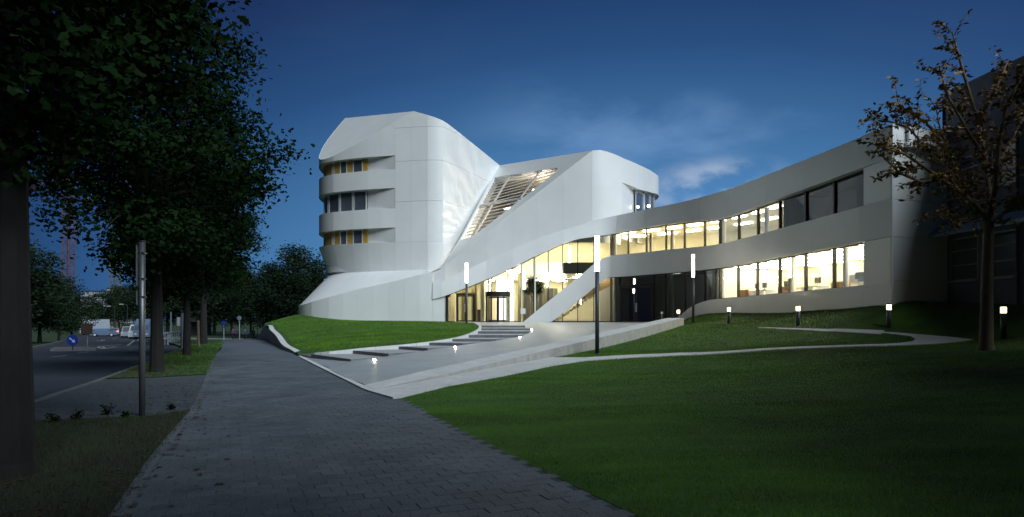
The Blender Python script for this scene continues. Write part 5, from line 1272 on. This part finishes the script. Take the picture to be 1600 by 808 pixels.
boxp = lambda L, H: [(-L / 2, .4), (-L / 2, H * .42), (-L / 2 + .1, H * .45), (-L / 2 + .18, H * .74), (-L / 2 + .5, H * .8), (-L / 2 + .9, H), (L / 2, H), (L / 2, .4)]
CW = mat('vehicle_white', (.55, .58, .62), .35, coat=.5); CB = mat('vehicle_blue_grey', (.10, .15, .24), .3, coat=.5); CS = mat('vehicle_silver', (.25, .28, .32), .3, coat=.6)
vehicle('white_lorry', 131, 149, 7, 2.4, 3.15, boxp(7, 3.15), CW, 'white box lorry facing the camera on the left lane of the road', 'lorry', .12, [(-1.05, 1.05, 1.5, 2.2, -3.46, -3.33)], [(.85, .75, .3, .18, HEADO)], False)
vehicle('parked_car', 118, 163, 4.2, 1.75, 1.45, carp(4.2, 1.45), CB, 'small blue grey car beside the white lorry', 'car', -1.2, [(-.7, .7, .85, 1.32, -2.0, -1.62)], [(.62, .62, .25, .14, HEADO)], True)
vehicle('car', 126, 178.5, 4.3, 1.8, 1.5, carp(4.3, 1.5), CS, 'pale car driving away with red tail lights', 'car', .5, [(-.7, .7, .95, 1.38, -2.02, -1.68)], [(.7, .72, .26, .18, TAIL)], True)
vehicle('car', 150, 171, 4.3, 1.8, 1.5, carp(4.3, 1.5), CS, 'car with one warm headlight behind the pale car', 'car', .5, [(-.7, .7, .95, 1.38, -2.02, -1.68)], [(.66, .6, .24, .16, HEAD)], False)
vehicle('van', 112, 204, 5.2, 2.0, 1.95, vanp(5.2, 1.95), CS, 'silver van waiting on the right lane of the road', 'van', .35, [(-.82, .82, 1.12, 1.8, -2.1, -1.62)], [(.75, .72, .26, .2, HEADO)], False)
vehicle('van', 106, 217.5, 5.2, 2.0, 2.3, vanp(5.2, 2.3), CW, 'tall white van half hidden behind the grey sign pole', 'van', .3, [(-.82, .82, 1.32, 2.1, -2.1, -1.62)], [(.75, .8, .26, .2, HEADO)], False)
vehicle('box_lorry', 104, 233, 7, 2.3, 3.2, boxp(7, 3.2), CB, 'blue box lorry between the sign pole and the big verge tree', 'lorry', .2, [(-1.0, 1.0, 1.5, 2.2, -3.46, -3.33)], [(.82, .75, .3, .18, HEADO)], False)
for px_, D, yt, lab in ((173, 150, 479, 'left of the two curved street lamps above the distant cars'), (193, 140, 476, 'right of the two curved street lamps above the distant cars')):
    o = empty('street_lamp', (X(px_ + 6, D), D, Gz(D)), lab, 'lamp', 'street lamps along the distant road'); h = Z(yt, D) - Gz(D)
    MB().tube([(0, 0, 0), (0, 0, h - .3), (-.2, 0, h), (-.9, 0, h + .08)], [.09, .06, .05, .04], 8).build('pole', DARKM, o); MB().box(-1.7, -.15, h + .02, -.85, .15, h + .14).build('lamp_head', mat('lamp_glass_pale', (.6, .62, .66), .4), o)
# far buildings and cranes
def block(name, px0, px1, y0, y1, D, label, m, nx_, nz_, dep=12):
    x0, x1 = X(px0, D), X(px1, D); zb, zt3 = Z(y0, D), Z(y1, D); o = empty(name, ((x0 + x1) / 2, D, zb), label, 'building'); w = (x1 - x0) / 2; h = zt3 - zb
    MB().box(-w, 0, 0, w, dep, h).build('wall', m, o); MB().box(-w - .2, -.2, h + .003, w + .2, dep + .2, h + .4).build('roof', DARKM, o)
    for i in range(nx_):
        for j in range(nz_):
            cx_, cz = -w + (i + .5) * 2 * w / nx_, (j + .5) * h / nz_; a, b = 2 * w / nx_ * .28, h / nz_ * .28
            f = MB().box(cx_ - a, -.06, cz - b, cx_ + a, -.003, cz + b).build('window', ALU, o); MB().box(cx_ - a * .85, -.075, cz - b * .85, cx_ + a * .85, -.062, cz + b * .85).build('pane', DGLASS, f)
    return o
FB = mat('far_render', (.32, .36, .42), .8)
sb = block('balcony_tower', 131, 144, 508, 463, 210, 'narrow white block with five balcony bands behind the lorry', mat('far_white', (.5, .53, .58), .7), 1, 5, 8)
for j in range(6): MB().box(-1.7, -1.2, j * 1.85 + .1, 1.7, -.08, j * 1.85 + 1.0).build('balcony', mat('far_white', (.5, .53, .58), .7), sb)
block('apartment_block', 131, 160, 505, 455.5, 330, 'long flat-roofed apartment block behind the trees left of the second crane', FB, 6, 4)
block('apartment_block', 167, 180, 505, 451, 320, 'taller apartment block directly left of the second crane', FB, 3, 5)
block('apartment_block', 187, 211, 505, 452, 310, 'taller apartment block directly right of the second crane', FB, 5, 5)
block('low_shed', 112, 130, 512, 462, 230, 'low dark house left of the narrow white block', mat('far_dark', (.08, .09, .11), .8), 3, 2)
o = empty('pavilion', (X(304, 122), 122, Gz(122)), 'small pale-roofed pavilion seen between the verge trunks', 'building'); MB().box(-1.8, 0, 0, 1.8, 3, 2.6).build('wall', mat('far_dark', (.08, .09, .11), .8), o); MB().add([(-2.6, -1, 2.6), (2.6, -1, 2.6), (2.6, 4, 2.6), (-2.6, 4, 2.6), (1.6, -1, 3.9), (1.6, 4, 3.9)], [[0, 1, 4], [3, 5, 2], [0, 4, 5, 3], [1, 2, 5, 4], [0, 3, 2, 1]]).build('roof', mat('far_white', (.5, .53, .58), .7), o)
def crane(px_, D, ztop, w, m, label, jib=1):
    zb = Gz(D); o = empty('tower_crane', (X(px_, D), D, zb), label, 'crane'); mb = MB(); H = ztop - zb; c = [(-w, -w), (w, -w), (w, w), (-w, w)]
    for x, y in c: mb.bar((x, y, 0), (x, y, H), .22, .22, up=(0, 1, 0))
    k = 0; st_ = w * 2; n = int(H / st_)
    for i in range(n):
        for j in range(4):
            a, b = c[j], c[(j + 1) % 4]; z0, z1 = i * st_, (i + 1) * st_
            if i % 2: a, b = b, a
            mb.bar((*a, z0), (*b, z1), .1, .1, up=(.3, .9, .1)); mb.bar((*a, z1), (*b, z1), .1, .1)
    mb.build('mast', m, o); m2 = MB()
    for y, z in ((-.7, H), (.7, H), (0, H + 1.3)): m2.bar((-12, y, z), (38 * 1.0, y, z), .16, .16)
    for i in range(50): m2.bar((-12 + i, -.7, H), (-11.5 + i, 0, H + 1.3), .08, .08); m2.bar((-11.5 + i, 0, H + 1.3), (-11 + i, .7, H), .08, .08)
    m2.build('jib', m, o); MB().box(-11.5, -1, H - 2.2, -8.5, 1, H - .1).build('counterweight', DARKM, o); MB().box(-1, -2.2, H - 2.2, 1, -1.3, H - .2).build('cabin', DARKM, o); return o
crane(107, 190, 42, 1.05, mat('crane_red', (.16, .07, .07), .6), 'reddish lattice crane rising at the left above the dark trees'); crane(180.5, 230, 14.5 + 30, 1.2, mat('crane_yellow', (.16, .14, .06), .6), 'yellowish lattice crane behind the distant cars', -1)
# ------------------------------------------------------------------ people far down the path
def person(px_, D, rz, label, jacket, trouser, step=.25, flip=1):
    zb = Gz(D) + .0; o = empty('person', (X(px_, D), D, zb), label, 'person', 'people walking at the end of the brick path', rz)
    J = {'pel': (0, 0, .95), 'sp': (0, -.01, 1.15), 'ch': (0, -.02, 1.33), 'ne': (0, -.02, 1.50), 'hd': (0, -.04, 1.62), 'tp': (0, -.03, 1.75)}
    for sx, n_ in ((1, 'r'), (-1, 'l')):
        k = step * sx * flip
        J['hp' + n_] = (sx * .09, 0, .91); J['kn' + n_] = (sx * .10, -.05 - k * .5, .50); J['an' + n_] = (sx * .10, .02 - k, .09 + (.04 if k < 0 else 0)); J['to' + n_] = (sx * .11, -.15 - k, .04)
        J['sh' + n_] = (sx * .18, -.01, 1.42); J['el' + n_] = (sx * .24, .03 + k * .5, 1.15); J['wr' + n_] = (sx * .24, -.06 + k, .94); J['ha' + n_] = (sx * .235, -.09 + k, .86)
    R = {'pel': .13, 'sp': .115, 'ch': .14, 'ne': .055, 'hd': .085, 'tp': .07, 'hp': .085, 'kn': .058, 'an': .042, 'to': .04, 'sh': .062, 'el': .045, 'wr': .032, 'ha': .035}
    E = [('pel', 'sp'), ('sp', 'ch'), ('ch', 'ne'), ('ne', 'hd'), ('hd', 'tp')] + [e_ for n_ in 'rl' for e_ in (('pel', 'hp' + n_), ('hp' + n_, 'kn' + n_), ('kn' + n_, 'an' + n_), ('an' + n_, 'to' + n_), ('ch', 'sh' + n_), ('sh' + n_, 'el' + n_), ('el' + n_, 'wr' + n_), ('wr' + n_, 'ha' + n_))]
    def skin(name, keys, edges, m, extra, root):
        ks_ = list(keys); me = bpy.data.meshes.new(name); me.from_pydata([J[k] for k in ks_], [(ks_.index(a), ks_.index(b)) for a, b in edges if a in ks_ and b in ks_], []); ob_ = new(name, me, o)
        md = ob_.modifiers.new('skin', 'SKIN'); sv = me.skin_vertices[0].data
        for i, k in enumerate(ks_):
            rr = R.get(k, R.get(k[:2], .05)) + extra; sv[i].radius = (rr * (1.15 if k in ('ch', 'pel', 'sp') else 1), rr); sv[i].use_root = (k == root)
        ob_.modifiers.new('sub', 'SUBSURF').levels = 1; ob_.modifiers['sub'].render_levels = 1; me.materials.append(m); return ob_
    skin('body', list(J), E, mat('skin_tone', (.35, .2, .14), .6), 0, 'pel')
    skin('jacket', ['pel', 'sp', 'ch', 'shr', 'elr', 'wrr', 'shl', 'ell', 'wrl'], E, jacket, .022, 'pel'); skin('trousers', ['pel', 'hpr', 'knr', 'anr', 'hpl', 'knl', 'anl'], E, trouser, .016, 'pel')
    bm = bmesh.new(); bmesh.ops.create_icosphere(bm, subdivisions=2, radius=.11, matrix=Matrix.Translation((0, -.01, 1.70))); me = bpy.data.meshes.new('hair'); bm.to_mesh(me); bm.free(); me.materials.append(BLACK); h_ = new('hair', me, o); return o
TR = mat('dark_trousers', (.02, .02, .03), .8)
person(383, 92, .3, 'person in a blue jacket walking at the end of the brick path', mat('jacket_blue', (.03, .09, .16), .7), TR); person(364, 94, 1.3, 'person in a purple jacket, left of the two walking close together', mat('jacket_purple', (.12, .06, .18), .7), TR, .2, -1)
person(369.5, 95, 1.2, 'person in a dull violet coat just right of the purple jacket', mat('jacket_violet', (.08, .05, .12), .7), TR, .15); person(396, 97, -.8, 'person in a dark green jacket beside the tip of the curved wall', mat('jacket_green', (.03, .07, .06), .7), TR, .2)
# ------------------------------------------------------------------ grass
def blades(name, region, excl, hf, dens, hgt, wid, m, seed, base, clump=False, parent=None):
    r = np.random.default_rng(seed); P_ = []
    for (x0, x1, y0, y1, dn) in dens:
        n = int((x1 - x0) * (y1 - y0) * dn); q = np.c_[r.uniform(x0, x1, n), r.uniform(y0, y1, n)]; P_.append(q)
    q = np.concatenate(P_); pxx = q[:, 0] / q[:, 1] * F + CX; pyy = HY + (EYE - base) * F / q[:, 1]
    k = (pxx > -30) & (pxx < 1630) & inpoly(q, region)
    for ex in excl: k &= ~inpoly(q, ex)
    q = q[k]; z = hf(q); n = len(q)
    D = q[:, 1]; sc1 = np.clip(D / 12, .8, 4); a = r.uniform(0, 2 * np.pi, n); h = hgt * r.uniform(.5, 1.25, n) * np.clip(D / 16, .9, 1.9); w = wid * sc1 * r.uniform(.7, 1.3, n)
    lean = r.normal(0, .45, (n, 2)) * h[:, None]
    dx, dy = np.cos(a) * w, np.sin(a) * w
    vs = np.stack([np.c_[q[:, 0] - dx, q[:, 1] - dy, z - .01], np.c_[q[:, 0] + dx, q[:, 1] + dy, z - .01], np.c_[q[:, 0] + lean[:, 0], q[:, 1] + lean[:, 1], z + h]], 1).reshape(-1, 3)
    me = bpy.data.meshes.new(name); me.vertices.add(3 * n); me.vertices.foreach_set('co', vs.ravel()); me.loops.add(3 * n); me.loops.foreach_set('vertex_index', np.arange(3 * n, dtype=np.int32)); me.polygons.add(n); me.polygons.foreach_set('loop_start', np.arange(0, 3 * n, 3, dtype=np.int32)); me.update(calc_edges=True)
    me.materials.append(m); me.materials.append(BLADE2); mi = (r.random(n) < .12).astype(np.int32); me.polygons.foreach_set('material_index', mi); o = new(name, me, parent); o['kind'] = 'stuff'; return o
g = blades('grass', lawnR, walks, hR.ev, [(-2.6, 8, 4.4, 8, 3600), (-2.6, 12, 8, 12, 2400), (-2.8, 20, 12, 18, 1100), (-2, 20, 18, 26, 550), (0, 20, 26, 36, 260), (6, 17, 36, 48, 160)], .034, .0035, BLADE, 1, .2)
props(g, 'short mown grass covering the right hand lawn', 'grass')
g = blades('grass', mound, [[(p[0] - .3, p[1]) for p in PE] + [(p[0] + .62, p[1] + .1) for p in PE[::-1]]], hL.ev, [(-26, -2, 26, 40, 330), (-26, -2, 40, 56, 160)], .03, .0035, BLADE, 2, .5); props(g, 'short mown grass on the curved mound left of the steps', 'grass')
g = blades('grass', vergeF, [], lambda q: G(q), [(-24, -8, 18, 30, 420), (-26, -12, 30, 48, 160)], .04, .004, mat('verge_grass_blade', (.05, .13, .01), .6, noise=.4, nscale=.8, col2=(.015, .045, .005)), 3, 0); props(g, 'grass of the roadside verge under the row of trees', 'grass')
g = blades('grass', vergeN, [], lambda q: G(q), [(-9, -1, 4.3, 12.5, 1100)], .07, .004, VBL, 4, 0); g.data.materials[1] = VBL; props(g, 'rough grass of the near verge at the lower left', 'grass')
# weeds and fallen leaves
def weed(x, y, lab, sc=1.0, seed=0):
    r = np.random.default_rng(seed); o = empty('weed_plant', (x, y, 0), lab, 'plant', 'weeds on the near verge'); mb = MB(); cs = []
    sc *= .38
    for i in range(9):
        a = r.uniform(0, 6.28); L = r.uniform(.2, .5) * sc; e_ = Vector((math.cos(a) * L * .6, math.sin(a) * L * .6, L)); mb.tube([(0, 0, 0), e_ * .5 + Vector((0, 0, .03)), e_], [.008, .006, .003], 4)
        for f in np.linspace(.3, 1, 5): cs.append(tuple(e_ * f))
    mb.build('stem', BARK, o); new('foliage', leafmesh(np.array(cs), None, LEAF, 130, .025, .05, False, seed=seed + 1), o)
for i, (px_, py_, sc, lab) in enumerate(((168, 648, 1.0, 'tallest dark weed on the verge edge left of the sign pole'), (120, 655, .7, 'low weed between the sign pole and the near trunk'), (85, 660, .8, 'low weed closest to the near trunk'), (196, 652, .5, 'small weed just left of the sign pole'), (268, 640, .5, 'small tuft of weed at the corner of the verge by the brick path'))):
    D = 1700 / (py_ - HY); weed(X(px_, D), D, lab, sc, i * 3 + 40)
r = np.random.default_rng(9); LV, LF = [], []
for i in range(620):
    if r.random() < .85: y = r.uniform(5, 17); x = edge_at(PL, y) - abs(r.normal(0, 1.6)) + .15
    else: y = r.uniform(5, 20); x = edge_at(PL, y) + abs(r.normal(0, .5))
    a = r.uniform(0, 6.28); s1 = r.uniform(.025, .055); n = len(LV)
    for u, v_, w_ in ((-1, 0, 0), (0, .6, .25), (1, 0, .1), (0, -.6, .2)): LV.append((x + (u * math.cos(a) - v_ * math.sin(a)) * s1, y + (u * math.sin(a) + v_ * math.cos(a)) * s1, .012 + w_ * s1 * .6))
    LF.append([n, n + 1, n + 2, n + 3])
o = obj('fallen_leaves', LV, LF, mat('dry_leaf', (.06, .035, .015), .8)); o['kind'] = 'stuff'; props(o, 'small brown fallen leaves scattered along the verge edge', 'leaves')
print('objects', len(bpy.data.objects), 'tris', sum(len(o.data.polygons) for o in bpy.data.objects if o.type == 'MESH'))
